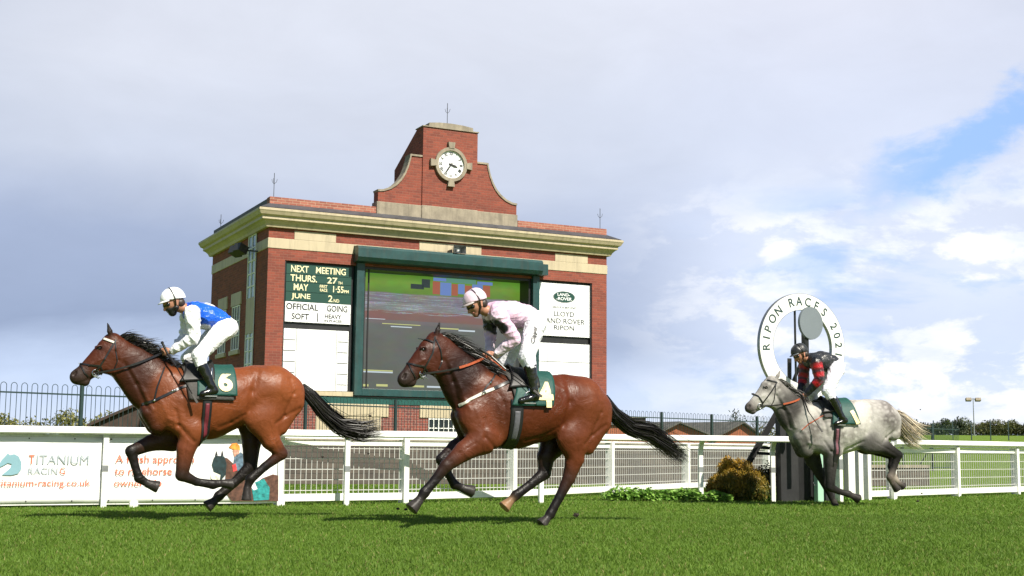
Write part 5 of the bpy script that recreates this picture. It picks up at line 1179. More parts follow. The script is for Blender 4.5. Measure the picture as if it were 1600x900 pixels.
# ------------------------------------------------------------------ riders
def build_rider(d, f, HS):
    k = f.k; root = empty('person', f.O, f.rz); tag(root, d['label'], 'person', 'jockeys')
    def pt(p): return f(p[0], p[1], p[3] if len(p) > 3 else 0.)
    J = d['j']; SK = d['skin']
    allp = np.array([pt(v) for v in J.values()]); lo = allp.min(0)-.2; hi = allp.max(0)+.2; lo[1], hi[1] = -.45, .45
    mir = lambda p: np.asarray(p)*[1, -1, 1]
    P = {n: pt(v) for n, v in J.items()}; Rr = {n: v[2]*k for n, v in J.items()}
    for n in ('hip', 'knee', 'calf', 'ankle', 'heel', 'toe'): P['f'+n] = mir(P[n])+np.array(d.get('farleg', (0, 0, 0)))*(0 if n == 'hip' else 1); Rr['f'+n] = Rr[n]
    def sg(S, a, b, sc=1., add=0., k_=.02, c=SK, c1=None, w=None): S.seg(P[a], P[b], Rr[a]*sc+add, Rr[b]*sc+add, None if w is None else w[0]*sc+add, None if w is None else w[1]*sc+add, k_, c, c1)
    # the body: one continuous skin, head to feet
    S = SDF(lo, hi, .0062)
    for a, b, wa, wb in (('chest', 'waist', .155, .14), ('waist', 'loin', .14, .13), ('loin', 'pelvis', .13, .135)): sg(S, a, b, .86, 0, .03, w=(wa, wb))
    S.seg(P['neck'], P['chest'], .052, .075, .055, .11, .03, SK)
    for n in ('', 'f'):
        sg(S, n+'shoulder', n+'elbow', .72); sg(S, n+'elbow', n+'wrist', .72); sg(S, n+'hip', n+'knee', .85, 0, .03); sg(S, n+'knee', n+'calf', .8); sg(S, n+'calf', n+'ankle', .8); sg(S, n+'ankle', n+'heel', .75); sg(S, n+'heel', n+'toe', .75)
    # head in its own tilted axes: fx forward out of the face, ux up through the crown
    hd = P['head']; ta = d['tilt']; fx = np.array([math.cos(ta), 0, -math.sin(ta)]); ux = np.array([math.sin(ta), 0, math.cos(ta)]); ly = np.array([0, 1., 0])
    def hp(a, b, c=0.): return hd+fx*a+ly*b+ux*c
    S.seg(P['neck'], hp(-.03, 0, -.05), .052, .055, .05, .055, .02, SK)
    S.seg(hp(-.025, 0, .02), hp(.02, 0, .015), .095, .09, .077, .075, .03, SK)
    S.seg(hp(.03, 0, -.03), hp(.045, 0, -.075), .06, .038, .058, .040, .03, d.get('beard', SK))
    S.seg(hp(.06, 0, -.088), hp(.062, 0, -.092), .024, .022, .026, .024, .02, d.get('beard', SK))       # chin
    S.seg(hp(.092, 0, .005), hp(.112, 0, -.032), .012, .016, .010, .016, .012, SK)                      # nose
    S.seg(hp(.085, -.02, -.058), hp(.085, .02, -.058), .010, .010, .02, .02, .006, (.30, .10, .08))      # lips
    S.seg(hp(.07, -.03, .028), hp(.07, .03, .028), .02, .02, .02, .02, .02, SK)                        # brow
    for s_ in (1, -1):
        S.seg(hp(.078, .032*s_, .004), hp(.08, .032*s_, .004), .013, .013, .015, .015, .008, sub=True); S.seg(hp(-.02, .078*s_, .018), hp(-.015, .080*s_, -.028), .026, .014, .010, .008, .008, d.get('ear', SK))  # ears
    for n, s_ in (('', 1), ('f', -1)):                    # hands: palm, four curled fingers, thumb on top
        w0 = P[n+'wrist']; h = P[n+'hand']; fw = unit(h-w0); pu = unit(np.array([0, 0, 1.])-fw*fw[2]); pl = np.array([0, -s_, 0.])
        pm = w0+fw*.075; S.seg(w0, pm, .024, .036, .018, .016, .016, SK)
        for i, (dz, ln) in enumerate(((.031, .92), (.011, 1.05), (-.010, 1.), (-.029, .8))):
            b0 = pm+pu*dz+fw*.008; b1 = b0+(fw*.030+pl*.008)*ln; b2 = b1+(pl*.024-fw*.004)*ln; b3 = b2+(-fw*.022+pl*.004)*ln
            for u_, v_, ra in ((b0, b1, .0105), (b1, b2, .0098), (b2, b3, .009)): S.seg(u_, v_, ra, ra*.94, k=.005, c0=SK)
        t0 = pm-fw*.03+pu*.028; t1 = t0+fw*.032+pu*.014+pl*.012; t2 = t1+fw*.028+pl*.010-pu*.004
        S.seg(t0, t1, .0125, .0115, k=.008, c0=SK); S.seg(t1, t2, .011, .009, k=.006, c0=SK)
        d['grip'+n] = pm+fw*.022+pl*.012
    V, Q, Cc_ = S.mesh(.008); o = np_mesh('body', V, Q, M_SKIN, root, Cc_, True, 4)
    b = MB()
    for s_ in (1, -1): b.ell(hp(.074, .032*s_, .004), (.012, .012, .012), 10, 8)
    b.build('eyes', M_EYE, root, True)
    # hair under the helmet's back rim
    Hr = SDF(hd-.2, hd+.2, .0062); Hr.seg(hp(-.06, -.03, -.02), hp(-.06, .03, -.02), .055, .055, .05, .05, .02, (.03, .02, .015)); V, Q, Cc_ = Hr.mesh(); np_mesh('hair', V, Q, M_SKIN, root, Cc_, True, 4)
    # silks
    T = SDF(lo, hi, .0075); ct = d['silk']
    for a, b_, wa, wb in (('chest', 'waist', .175, .16), ('waist', 'loin', .16, .145)): sg(T, a, b_, 1., .004, .04, ct['body'], ct.get('back'), w=(wa, wb))
    sg(T, 'loin', 'pelvis', .9, .004, .03, ct['body'], w=(.145, .13)); T.seg(P['neck']*.4+P['chest']*.6, P['chest'], .062, .10, .07, .15, .03, ct.get('collar', ct['body']))
    for n in ('', 'f'):
        a, b_, c = P[n+'shoulder'], P[n+'elbow'], P[n+'wrist']; ra, rb_, rc = Rr[n+'shoulder'], Rr[n+'elbow'], Rr[n+'wrist']
        sl_ = ct['sleeve']; m_ = len(sl_); pth = [(a, ra), (b_, rb_), (c, rc*.95)]
        La, Lb = np.linalg.norm(b_-a), np.linalg.norm(c-b_); tot = La+Lb
        def at(t):
            x = t*tot
            return (a+(b_-a)*x/La, ra+(rb_-ra)*x/La) if x <= La else (b_+(c-b_)*(x-La)/Lb, rb_+(rc-rb_)*(x-La)/Lb)
        for i in range(m_):
            (p0, r_0), (p1, r_1) = at(i/m_), at((i+1)/m_); bulge = .004 if i % 2 else 0
            T.seg(p0, p1, r_0+bulge, r_1+bulge, k=.018, c0=sl_[i])
        T.seg(a, a+(b_-a)*.1, ra*1.05, ra*1.02, k=.04, c0=ct.get('cap', sl_[0]))
    for (p0, p1, r_, w_, c) in ct.get('patch', []):
        q0, q1 = f(*p0), f(*p1); T.segs.append((q0, q1, r_, r_, w_, w_, np.array(c), np.array(c)))
    V, Q, Cc_ = T.mesh(.0028, d.get('fold', .016), d['seed']); np_mesh('silks', V, Q, M_SILK, root, np.clip(Cc_, 0, 1), True, 4)
    # breeches
    B_ = SDF(lo, hi, .0075); wh = d.get('breech', (.80, .80, .82))
    for a, b_, wa, wb in (('loin', 'pelvis', .135, .145),): sg(B_, a, b_, .98, .002, .03, wh, w=(wa, wb))
    for n in ('', 'f'): sg(B_, 'pelvis', n+'hip', .96, .004, .04, wh); sg(B_, n+'hip', n+'knee', 1., .002, .03, wh); sg(B_, n+'knee', n+'calf', 1., .003, .02, wh)
    V, Q, Cc_ = B_.mesh(.01, .011, d['seed']+1); np_mesh('breeches', V, Q, M_BREECH, root, Cc_, True, 4)
    if d.get('leg_text'):
        s_, (x0, y0), (x1, y1), hgt = d['leg_text']; v, fc = text_data(s_, hgt, .9, 0, bold=.003); A = f(x0, y0, .2); Bq = f(x1, y1, .2); dr = unit((Bq-A)*[1, 0, 1]); nr = np.array([-dr[2], 0, dr[0]])
        nr = nr if nr[0] > 0 else -nr; c = (A+Bq)/2; ln = v[:, 0].max()-v[:, 0].min(); sc = np.linalg.norm(Bq-A)/ln
        Pq = c+np.outer(v[:, 0]*sc, dr)+np.outer(v[:, 1]*sc*.85, nr); l = B_.side(Pq[:, 0], Pq[:, 2]); l = np.where(np.isnan(l), np.nanmean(l), l); Pq[:, 1] = l+.010; b = MB(); b.add(Pq, fc); b.build('leg_lettering', M_LETBK, root)
        q = f.drape(B_, *d['leg_dot'], 1, .2)
    # boots
    for n, s_ in (('', 1), ('f', -1)):
        Bo = SDF(np.minimum.reduce([P[n+q] for q in ('calf', 'ankle', 'heel', 'toe')])-.12, np.maximum.reduce([P[n+q] for q in ('calf', 'ankle', 'heel', 'toe')])+.12, .006)
        sg(Bo, n+'calf', n+'ankle', 1., .004, .015); sg(Bo, n+'ankle', n+'heel', 1., .002, .015); sg(Bo, n+'heel', n+'toe', .95, .002, .015, w=(.036, .034))
        up_ = unit(P[n+'calf']-P[n+'ankle']); Bo.cut(P[n+'calf']+up_*.008, up_)
        V, Q, Cc_ = Bo.mesh(.01, .004, 3); np_mesh('boot', V, Q, M_BOOT, root, Cc_, True, 4)
    # helmet with peak and cover, goggles, chin strap
    He = SDF(hd-.25, hd+.25, .006); hc = d['helmet']
    He.seg(hp(-.028, 0, .052), hp(.006, 0, .052), .118, .116, .104, .100, .02, hc); He.cut(hp(0, 0, .038), -(ux*.97-fx*.22)/np.linalg.norm(ux*.97-fx*.22))
    V, Q, Cc_ = He.mesh(.01, .004, d['seed']+4); hm = np_mesh('helmet', V, Q, mat('helmet_cover_'+d['key'], hc, .42, .05, 6., sheen=.2), root, None, True, 4)
    b = MB(); vs = []; nn_ = 13
    for a in np.linspace(-1.15, 1.15, nn_):
        for r_, z in ((.098, .058), (.155*math.cos(a)**.3 if abs(a) < 1.5 else .1, .036)):
            vs.append(hp(r_*math.cos(a)+.004, r_*math.sin(a)*.86, z+.006*math.cos(a)))
    b.add(vs, [(2*i, 2*i+1, 2*i+3, 2*i+2) for i in range(nn_-1)]); solid(b.build('peak', mat('helmet_peak_'+d['key'], d.get('peak', hc), .4, .05), hm, True), .005)
    b = MB(); ring = [hp(-.012+.0*math.cos(a), .104*math.cos(a)*1.03, .052+.121*math.sin(a)*1.0) for a in np.linspace(-.15, math.pi+.15, 25)]; nrm = [unit(q-hp(-.012, 0, .05)) for q in ring]
    ring = [q+n_*.003 for q, n_ in zip(ring, nrm)]; ribbon(b, np.array(ring), nrm, .009, .002)
    for s_ in (1, -1): pl_ = [hp(-.012, .106*s_, .04), hp(.0, .086*s_, -.02), hp(.03, .055*s_, -.085), hp(.045, .0, -.118)]; ribbon(b, np.array(pl_), [ly*s_]*3+[-ux], .016, .003)
    b.build('harness_strap', M_LEATHER, hm)
    Go = SDF(hd-.2, hd+.2, .005)
    for s_ in (1, -1): Go.seg(hp(.092, .008*s_, .006), hp(.066, .058*s_, .008), .024, .022, .016, .016, .012, (0, 0, 0))
    V, Q, _ = Go.mesh(); np_mesh('goggles', V, Q, M_GOG, root, None, True, 4)
    if 'face_mask' in d:
        Mk = SDF(hd-.2, hd+.2, .0055); Mk.seg(hp(.045, 0, -.05), hp(.045, 0, -.085), .060, .046, .062, .048, .02, (0, 0, 0)); Mk.seg(hp(.0, -.055, -.05), hp(.0, .055, -.05), .03, .03, .03, .03, .03); V, Q, _ = Mk.mesh(); np_mesh('neck_gaiter', V, Q, M_BLACK, root, None, True, 4)
    return root

def tack_lines(d, f, S, root, gr):
    """reins from the bit to the hands"""
    bx_, by_ = d['bit']; bp = f.drape(S, bx_, by_, 1, .05)
    if bp is None: bp = f(bx_, by_, .05)
    for sg, g_ in ((1, gr[0]), (-1, gr[1])):
        a = (bp+[0, .015, 0])*[1, sg, 1]; c = g_
        n = 15; pts = [a*(1-t)+c*t+np.array([0, sg*.07*math.sin(math.pi*t), -.035*math.sin(math.pi*t)]) for t in np.linspace(0, 1, n)]
        for q in pts[1:-2]:
            lq = S.side(q[0], q[2], sg)[0]
            if not np.isnan(lq): q[1] = sg*max(abs(q[1]), lq+.022)
        for _ in range(2): pts[1:-1] = [(pts[i-1]+pts[i]*2+pts[i+1])/4 for i in range(1, n-1)]
        m0 = int(n*d['reinsplit'])
        b = MB(); ribbon(b, np.array(pts[:m0+1]), [np.array([0, sg, 0.])]*(m0+1), .020, .005); ro = b.build('rein', M_LEATHER, root)
        b = MB(); ribbon(b, np.array(pts[m0:]), [np.array([0, sg, 0.])]*(n-m0), .026, .009); b.build('rein_grip', d['reinm'], ro)
    b = MB(); a, c = gr; lp = [a+[0, 0, -.01], a+[-.05, .03, -.05], np.array(a)*.6+np.array(c)*.4+[-.22, .05, -.15], np.array(a)*.3+np.array(c)*.7+[-.16, -.02, -.10], c+[-.04, -.03, -.04], c]
    t = np.linspace(0, 5, 31); lp = np.stack([np.interp(t, range(6), np.array(lp)[:, i]) for i in range(3)], 1)
    for _ in range(4): lp[1:-1] = (lp[:-2]+lp[2:]+2*lp[1:-1])/4
    ribbon(b, lp, [np.array([.1, 1., .2])]*31, .018, .006); b.build('rein_loop', d['reinm'], root)
def whip(f, pts, label, l0):
    P = [f(x, y, l) for (x, y), l in zip(pts, l0)]; o = f.O+f.F*P[1][0]+f.L*P[1][1]+np.array([0, 0, P[1][2]]); t = empty('riding_whip', o, f.rz); tag(t, label, 'whip', 'riding whips'); P = [p-P[1] for p in P] if True else P
    b = MB(); b.tube([P[0], P[1], P[2]], [.013, .012, .011], 8); b.ell(P[0], (.017, .017, .017), 8, 6); b.build('handle', M_LEATHER, t)
    b = MB(); b.tube([P[2], (P[2]+P[3])/2, P[3]], [.007, .006, .005], 6); b.build('shaft', M_WHIP, t)
    e = unit(P[3]-P[2]); b = MB(); ribbon(b, np.array([P[3]-e*.01, P[3]+e*.10]), [np.array([0, 1., 0])]*2, .028, .006); b.build('flap', M_PAD, t)
# ------------------------------------------------------------------ the three horses and riders, traced on each horse's own upright plane
H1 = dict(tcol=[(.075, .020, .008), (.125, .034, .0115), (.165, .043, .013), (.165, .043, .013), (.17, .045, .0135), (.20, .055, .016), (.21, .057, .017)], px=300, Y=13.8, ang=TH, col=BAY1, seed=1, label='bright bay racehorse leading at far left, number 6 on its green cloth',  # tcol: chest darkened for shade and sweat, rump lightened as if sunlit
  trunk=[(262, 622, 42, .19), (292, 628, 51, .245), (326, 630, 54, .27), (362, 622, 46, .265), (398, 612, 40, .235), (426, 611, 40, .255), (444, 616, 33, .215)],
  neck=[(182, 551, 23, .085), (209, 575, 30, .095), (236, 600, 38, .125), (262, 618, 43, .17)],
  head=[(171, 552, 23, .085), (158, 563, 18, .072), (145, 573, 14.5, .058), (133, 582, 12, .052), (122, 589, 11, .055), (133, 597, 6.5, .04)],
  ears=[(175, 530, 168, 505, .055)], eye=(156, 544), nostril=(117, 583), mouth=[(147, 588), (136, 594), (124, 598)],
  extra=[((176, 534, 12), (182, 545, 16), .065, 0, 'face'), ((262, 605, 26), (262, 640, 26), .09, .10, 'body'), ((292, 645, 22), (300, 668, 15), .07, .14, 'body'), ((446, 612, 24), (450, 630, 19), .09, .11, 'body'), ((452, 630, 17), (432, 668, 13), .06, .13, 'body'), ((232, 645, 14), (244, 664, 14), .09, .07, 'neck'), ((178, 560, 19), (172, 567, 17), .03, .058, 'face'), ((400, 600, 24), (412, 640, 30), .10, .13, 'body')],
  legs=[dict(pts=[(436, 615, 30, .13), (410, 652, 28, .15), (423, 688, 15, .14), (440, 709, 10.5, .13), (414, 729, 7.2, .12), (391, 749, 8.2, .12), (386, 763, 6.2, .12), (385, 782, 7.6, .12)], cols=['body', 'body', 'body', (.05, .018, .010), 'dark', 'dark', 'dark', 'dark']),
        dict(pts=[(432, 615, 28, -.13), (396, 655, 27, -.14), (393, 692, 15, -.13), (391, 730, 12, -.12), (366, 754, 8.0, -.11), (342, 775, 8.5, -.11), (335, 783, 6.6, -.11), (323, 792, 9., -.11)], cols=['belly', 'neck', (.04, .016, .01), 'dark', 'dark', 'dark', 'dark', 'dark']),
        dict(pts=[(272, 640, 30, .12), (302, 672, 21, .15), (291, 700, 14.5, .14), (284, 742, 10.5, .13), (307, 753, 6.6, .12), (333, 757, 7.8, .11), (346, 755, 6.0, .11), (364, 757, 8., .11)], cols=['body', 'body', (.15, .042, .018), (.025, .014, .010), 'dark', 'dark', 'dark', 'dark']),
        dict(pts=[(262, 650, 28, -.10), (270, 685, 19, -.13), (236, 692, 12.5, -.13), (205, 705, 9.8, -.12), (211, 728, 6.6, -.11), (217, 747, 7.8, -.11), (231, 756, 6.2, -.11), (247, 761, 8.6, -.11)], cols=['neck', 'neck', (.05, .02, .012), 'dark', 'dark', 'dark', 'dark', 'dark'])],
  grooves=[([(403, 580), (391, 612), (386, 640)], .014, .030), ([(268, 590), (283, 618), (286, 645)], .008, .022), ([(272, 640), (277, 664), (300, 690)], .012, .018), ([(195, 566), (215, 600), (232, 640)], .010, .018), ([(205, 575), (225, 612), (238, 640)], -.006, .018), ([(468, 638), (445, 650), (428, 662)], .008, .018), ([(452, 592), (456, 615), (442, 650)], .008, .018), ([(182, 548), (187, 562), (182, 577)], .007, .011), ([(168, 578), (155, 584), (147, 585)], .005, .012), ([(164, 560), (144, 568), (128, 576)], -.005, .010), ([(340, 668), (360, 660), (380, 648)], .006, .016), ([(292, 675), (287, 705), (285, 735)], .005, .010), ([(416, 660), (427, 690), (436, 705)], .005, .010), ([(250, 625), (262, 655), (280, 662)], -.005, .02)],
  mane=[(184, 526), (200, 536), (222, 552), (244, 568), (266, 581)], maneflow=[(200, 535), (240, 528)], manelen=.20,
  tail=[(471, 603, 6), (486, 619, 11), (508, 645, 12), (535, 667, 13), (565, 673, 17), (595, 669, 18)],
  bridle=[([(181, 531), (174, 543), (167, 555), (156, 573), (149, 580)], .020), ([(123, 568), (140, 570.5), (157, 572)], .020), ([(125, 570), (132, 583), (138, 588)], .014), ([(180, 532), (181, 548), (183, 565), (178, 577)], .013), ([(157, 572), (160, 580), (158, 586)], .014)],
  bridle_trim=[([(162, 530), (170, 532), (178, 535)], .026, M_WLEATH)], bit=(149, 583),
  straps=[([(222, 632), (241, 626), (262, 616), (282, 606), (300, 600)], .032, M_LEATHER, 'breast_strap'), ([(241, 626), (246, 604), (252, 588), (257, 574)], .018, M_LEATHER, 'neck_strap')], studs=[(241, 626), (269, 611), (272, 610)],
  axis=(326, 628), girth=(317, 331), girthm=(M_BLACK, mat('red_girth_elastic', (.13, .012, .022), .6, .2, 30.)),
  cloths=[('weight_pad', M_PAD, ((281, 577), (340, 577), (296, 622), (366, 622)), 88, .016, .012), ('saddle_cloth', M_CLOTH, ((302, 577), (360, 577), (308, 615), (370, 615)), 79, .034, .006)],
  saddle=[(288, 577), (330, 577)], number=('6', (352, 597), .205, -.12, 1.05), numoff=.046, stirrup=(329, 619), reinsplit=.5, reinm=M_LEATHER)
J1 = dict(key='one', seed=11, label='crouching jockey in blue and white silks with white cap', tilt=R(24), skin=(.36, .17, .10), beard=(.035, .022, .016), ear=(.30, .14, .09), helmet=(.80, .80, .82), breech=(.82, .82, .84), face_mask=1,
  j=dict(head=(271, 474, 10), neck=(284, 481, 8), chest=(303, 487, 16), waist=(324, 496, 18), loin=(343, 504, 17), pelvis=(355, 513, 15), shoulder=(300, 489, 10.5, .17), elbow=(304, 527, 8.5, .21), wrist=(270, 548, 5.5, .08), hand=(258, 550, 5, .06), fshoulder=(293, 489, 10, -.17), felbow=(290, 527, 8.5, -.20), fwrist=(270, 549, 5.5, -.06), fhand=(258, 551, 5, -.05), hip=(350, 515, 15.5, .11), knee=(311, 555, 10.5, .26), calf=(315, 571, 8.5, .285), ankle=(330, 602, 6, .30), heel=(335, 610, 6, .30), toe=(317, 615, 4.6, .31)),
  silk=dict(body=(.012, .10, .62), back=(.012, .11, .66), sleeve=[(.78, .78, .80)]*8, cap=(.80, .80, .82), collar=(.012, .06, .40), patch=[((305, 469, .0), (330, 477, 0), .03, .08, (.80, .80, .82)), ((313, 513, .1), (324, 514, .1), .035, .2, (.78, .78, .80))]))
W1 = dict(pts=[(253.5, 535.5), (262, 553), (275, 572), (301, 617)], l=[.11, .13, .25, .34], label='black riding whip held by the leading jockey in blue')

H2 = dict(tcol=[(.030, .008, .004), (.060, .0145, .005), (.075, .017, .005), (.08, .0175, .005), (.09, .019, .005), (.135, .035, .0118), (.145, .038, .0128)], px=800, Y=13.55, ang=TH, col=BAY2, seed=2, label='dark bay racehorse in the middle, number 4 on its green cloth',  # tcol: sweaty chest with shade painted in, rump raised for sun contrast
  trunk=[(758, 636, 45, .19), (784, 640, 54, .245), (806, 641, 57, .27), (844, 637, 51, .27), (880, 629, 43, .24), (906, 634, 45, .255), (922, 645, 36, .215)],
  neck=[(690, 548, 23, .085), (706, 571, 29, .095), (730, 600, 39, .125), (752, 626, 46, .17)],
  head=[(672, 552, 22, .085), (661, 564, 17.5, .072), (650, 575, 14.5, .058), (641, 585, 12, .052), (633, 593, 11, .055), (643, 598, 6.5, .04)],
  ears=[(681, 529, 687, 503, .055)], eye=(662, 546), nostril=(632, 587), mouth=[(655, 588), (646, 596), (637, 603)],
  extra=[((680, 532, 12), (688, 544, 15), .065, 0, 'face'), ((757, 615, 28), (755, 655, 28), .09, .10, 'body'), ((772, 665, 22), (764, 686, 14), .07, .14, 'body'), ((926, 640, 24), (929, 660, 18), .09, .11, 'body'), ((929, 662, 16), (909, 699, 12), .06, .13, 'body'), ((722, 650, 14), (734, 676, 15), .09, .07, 'neck'), ((682, 560, 18), (676, 568, 16), .03, .058, 'face'), ((890, 625, 26), (902, 670, 30), .10, .13, 'body')],
  legs=[dict(pts=[(914, 640, 32, .13), (896, 684, 28, .15), (898, 716, 15.5, .14), (889, 747, 11.5, .13), (874, 777, 8.0, .12), (860, 803, 8.5, .12), (854, 811, 6.8, .12), (845, 820, 9., .12)], cols=['body', 'body', 'body', (.04, .016, .010), 'dark', 'dark', 'dark', 'dark']),
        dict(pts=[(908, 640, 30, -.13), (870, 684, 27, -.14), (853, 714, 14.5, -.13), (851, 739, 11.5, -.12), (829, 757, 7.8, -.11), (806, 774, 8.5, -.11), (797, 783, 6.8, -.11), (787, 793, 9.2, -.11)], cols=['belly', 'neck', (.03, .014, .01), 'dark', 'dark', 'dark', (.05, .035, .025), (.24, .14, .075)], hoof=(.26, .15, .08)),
        dict(pts=[(750, 655, 34, .12), (756, 686, 22, .15), (725, 705, 15, .14), (697, 728, 10.5, .13), (679, 751, 7.6, .12), (663, 770, 8.6, .12), (655, 782, 6.8, .12), (642, 796, 9.6, .12)], cols=['body', 'body', (.10, .028, .013), (.03, .014, .010), 'dark', 'dark', 'dark', 'dark']),
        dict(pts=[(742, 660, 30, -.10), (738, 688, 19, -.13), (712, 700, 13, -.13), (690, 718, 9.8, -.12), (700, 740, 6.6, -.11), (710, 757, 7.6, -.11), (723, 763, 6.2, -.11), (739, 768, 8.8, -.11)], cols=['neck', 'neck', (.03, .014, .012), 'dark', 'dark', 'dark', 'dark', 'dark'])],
  grooves=[([(884, 592), (884, 628), (876, 662)], .014, .030), ([(768, 600), (782, 630), (784, 655)], .008, .022), ([(752, 655), (752, 684), (770, 702)], .010, .018), ([(698, 562), (712, 596), (722, 636)], .010, .018), ([(708, 572), (722, 606), (732, 640)], -.006, .018), ([(944, 664), (922, 680), (908, 694)], .008, .018), ([(930, 612), (934, 645), (918, 682)], .008, .018), ([(690, 548), (693, 562), (688, 577)], .007, .011), ([(676, 578), (664, 584), (656, 585)], .005, .012), ([(668, 561), (650, 570), (638, 580)], -.005, .010), ([(820, 688), (845, 682), (868, 668)], .006, .016), ([(738, 692), (714, 708), (702, 722)], .005, .010), ([(894, 690), (898, 718), (894, 742)], .005, .010), ([(740, 640), (752, 672), (772, 680)], -.005, .02), ([(850, 612), (868, 622), (874, 640)], -.005, .02), ([(862, 600), (876, 610), (880, 625)], -.005, .016)],
  mane=[(685, 521), (702, 536), (720, 552), (742, 570), (764, 584)], maneflow=[(700, 536), (750, 552)], manelen=.27,
  tail=[(943, 620, 7), (959, 648, 12), (985, 668, 13), (1015, 675, 14), (1042, 694, 13), (1070, 716, 11)],
  bridle=[([(680, 526), (678, 540), (676, 552), (664, 574), (661, 582)], .020), ([(636, 568), (650, 570.5), (663, 573)], .020), ([(637, 570), (643, 579), (649, 591)], .014), ([(681, 530), (689, 548), (691, 564), (686, 576)], .013), ([(663, 573), (668, 580), (664, 588)], .014)],
  bridle_trim=[([(654, 530), (665, 532), (677, 535)], .018, M_LEATHER)], bit=(660, 584),
  straps=[([(713, 634), (735, 624), (757, 613), (772, 607)], .034, M_WLEATH, 'breast_strap'), ([(770, 608), (790, 599), (806, 592)], .040, M_LEATHER, 'breast_strap'), ([(752, 617), (760, 604), (768, 595), (773, 586)], .020, M_LEATHER, 'neck_strap')], studs=[(766, 598), (757, 613)],
  axis=(806, 640), girth=(799, 817), girthm=(M_BLACK, mat('grey_girth_elastic', (.10, .10, .115), .6, .2, 30.)),
  cloths=[('weight_pad', M_PAD, ((782, 582), (846, 586), (806, 640), (856, 640)), 84, .014, .010), ('saddle_cloth', M_CLOTH, ((800, 584), (854, 587), (799, 637), (862, 637)), 84, .032, .006)],
  saddle=[(792, 584), (828, 587)], number=('4', (850, 619), .245, 0., .95), numoff=.044, stirrup=(827, 630), reinsplit=.52, reinm=M_TAN)
J2 = dict(key='two', seed=12, label='standing jockey in pale pink silks and cap with lettered white breeches', tilt=R(30), skin=(.40, .19, .12), beard=(.28, .13, .085), helmet=(.66, .50, .60), peak=(.42, .36, .36), breech=(.78, .78, .84),
  j=dict(head=(744, 476, 10), neck=(757, 485, 8), chest=(775, 489, 17), waist=(800, 491, 19), loin=(822, 496, 18), pelvis=(836, 503, 16), shoulder=(779, 493, 11, .17), elbow=(805, 530, 9, .21), wrist=(777, 553, 5.6, .09), hand=(765, 556, 5, .06), fshoulder=(765, 493, 10, -.17), felbow=(767, 525, 8.5, -.20), fwrist=(765, 551, 5.6, -.08), fhand=(757, 558, 5, -.06), hip=(836, 507, 16.5, .11), knee=(823, 558, 12, .25), calf=(828, 572, 9.8, .285), ankle=(834, 609, 6.6, .30), heel=(837, 620, 6.2, .30), toe=(814, 626, 4.8, .31)), farleg=(0, 0, -.02),
  silk=dict(body=(.64, .44, .585), back=(.68, .51, .62), sleeve=[(.64, .44, .585)]*6+[(.64, .44, .585), (.74, .54, .68), (.20, .15, .24), (.76, .62, .72), (.02, .02, .03), (.76, .66, .74)], cap=(.74, .58, .70), collar=(.20, .15, .2), patch=[((765, 507, .15), (781, 515, .15), .05, .25, (.012, .012, .02)), ((762, 506, -.1), (776, 515, -.1), .05, .25, (.012, .012, .02))]),
  leg_text=('Clipper', (826, 537), (834, 510), .08), leg_dot=(834, 506))
W2 = dict(pts=[(750, 546), (768, 557), (790, 577), (835, 611)], l=[.09, .11, .20, .36], label='black riding whip held by the jockey in pale pink')

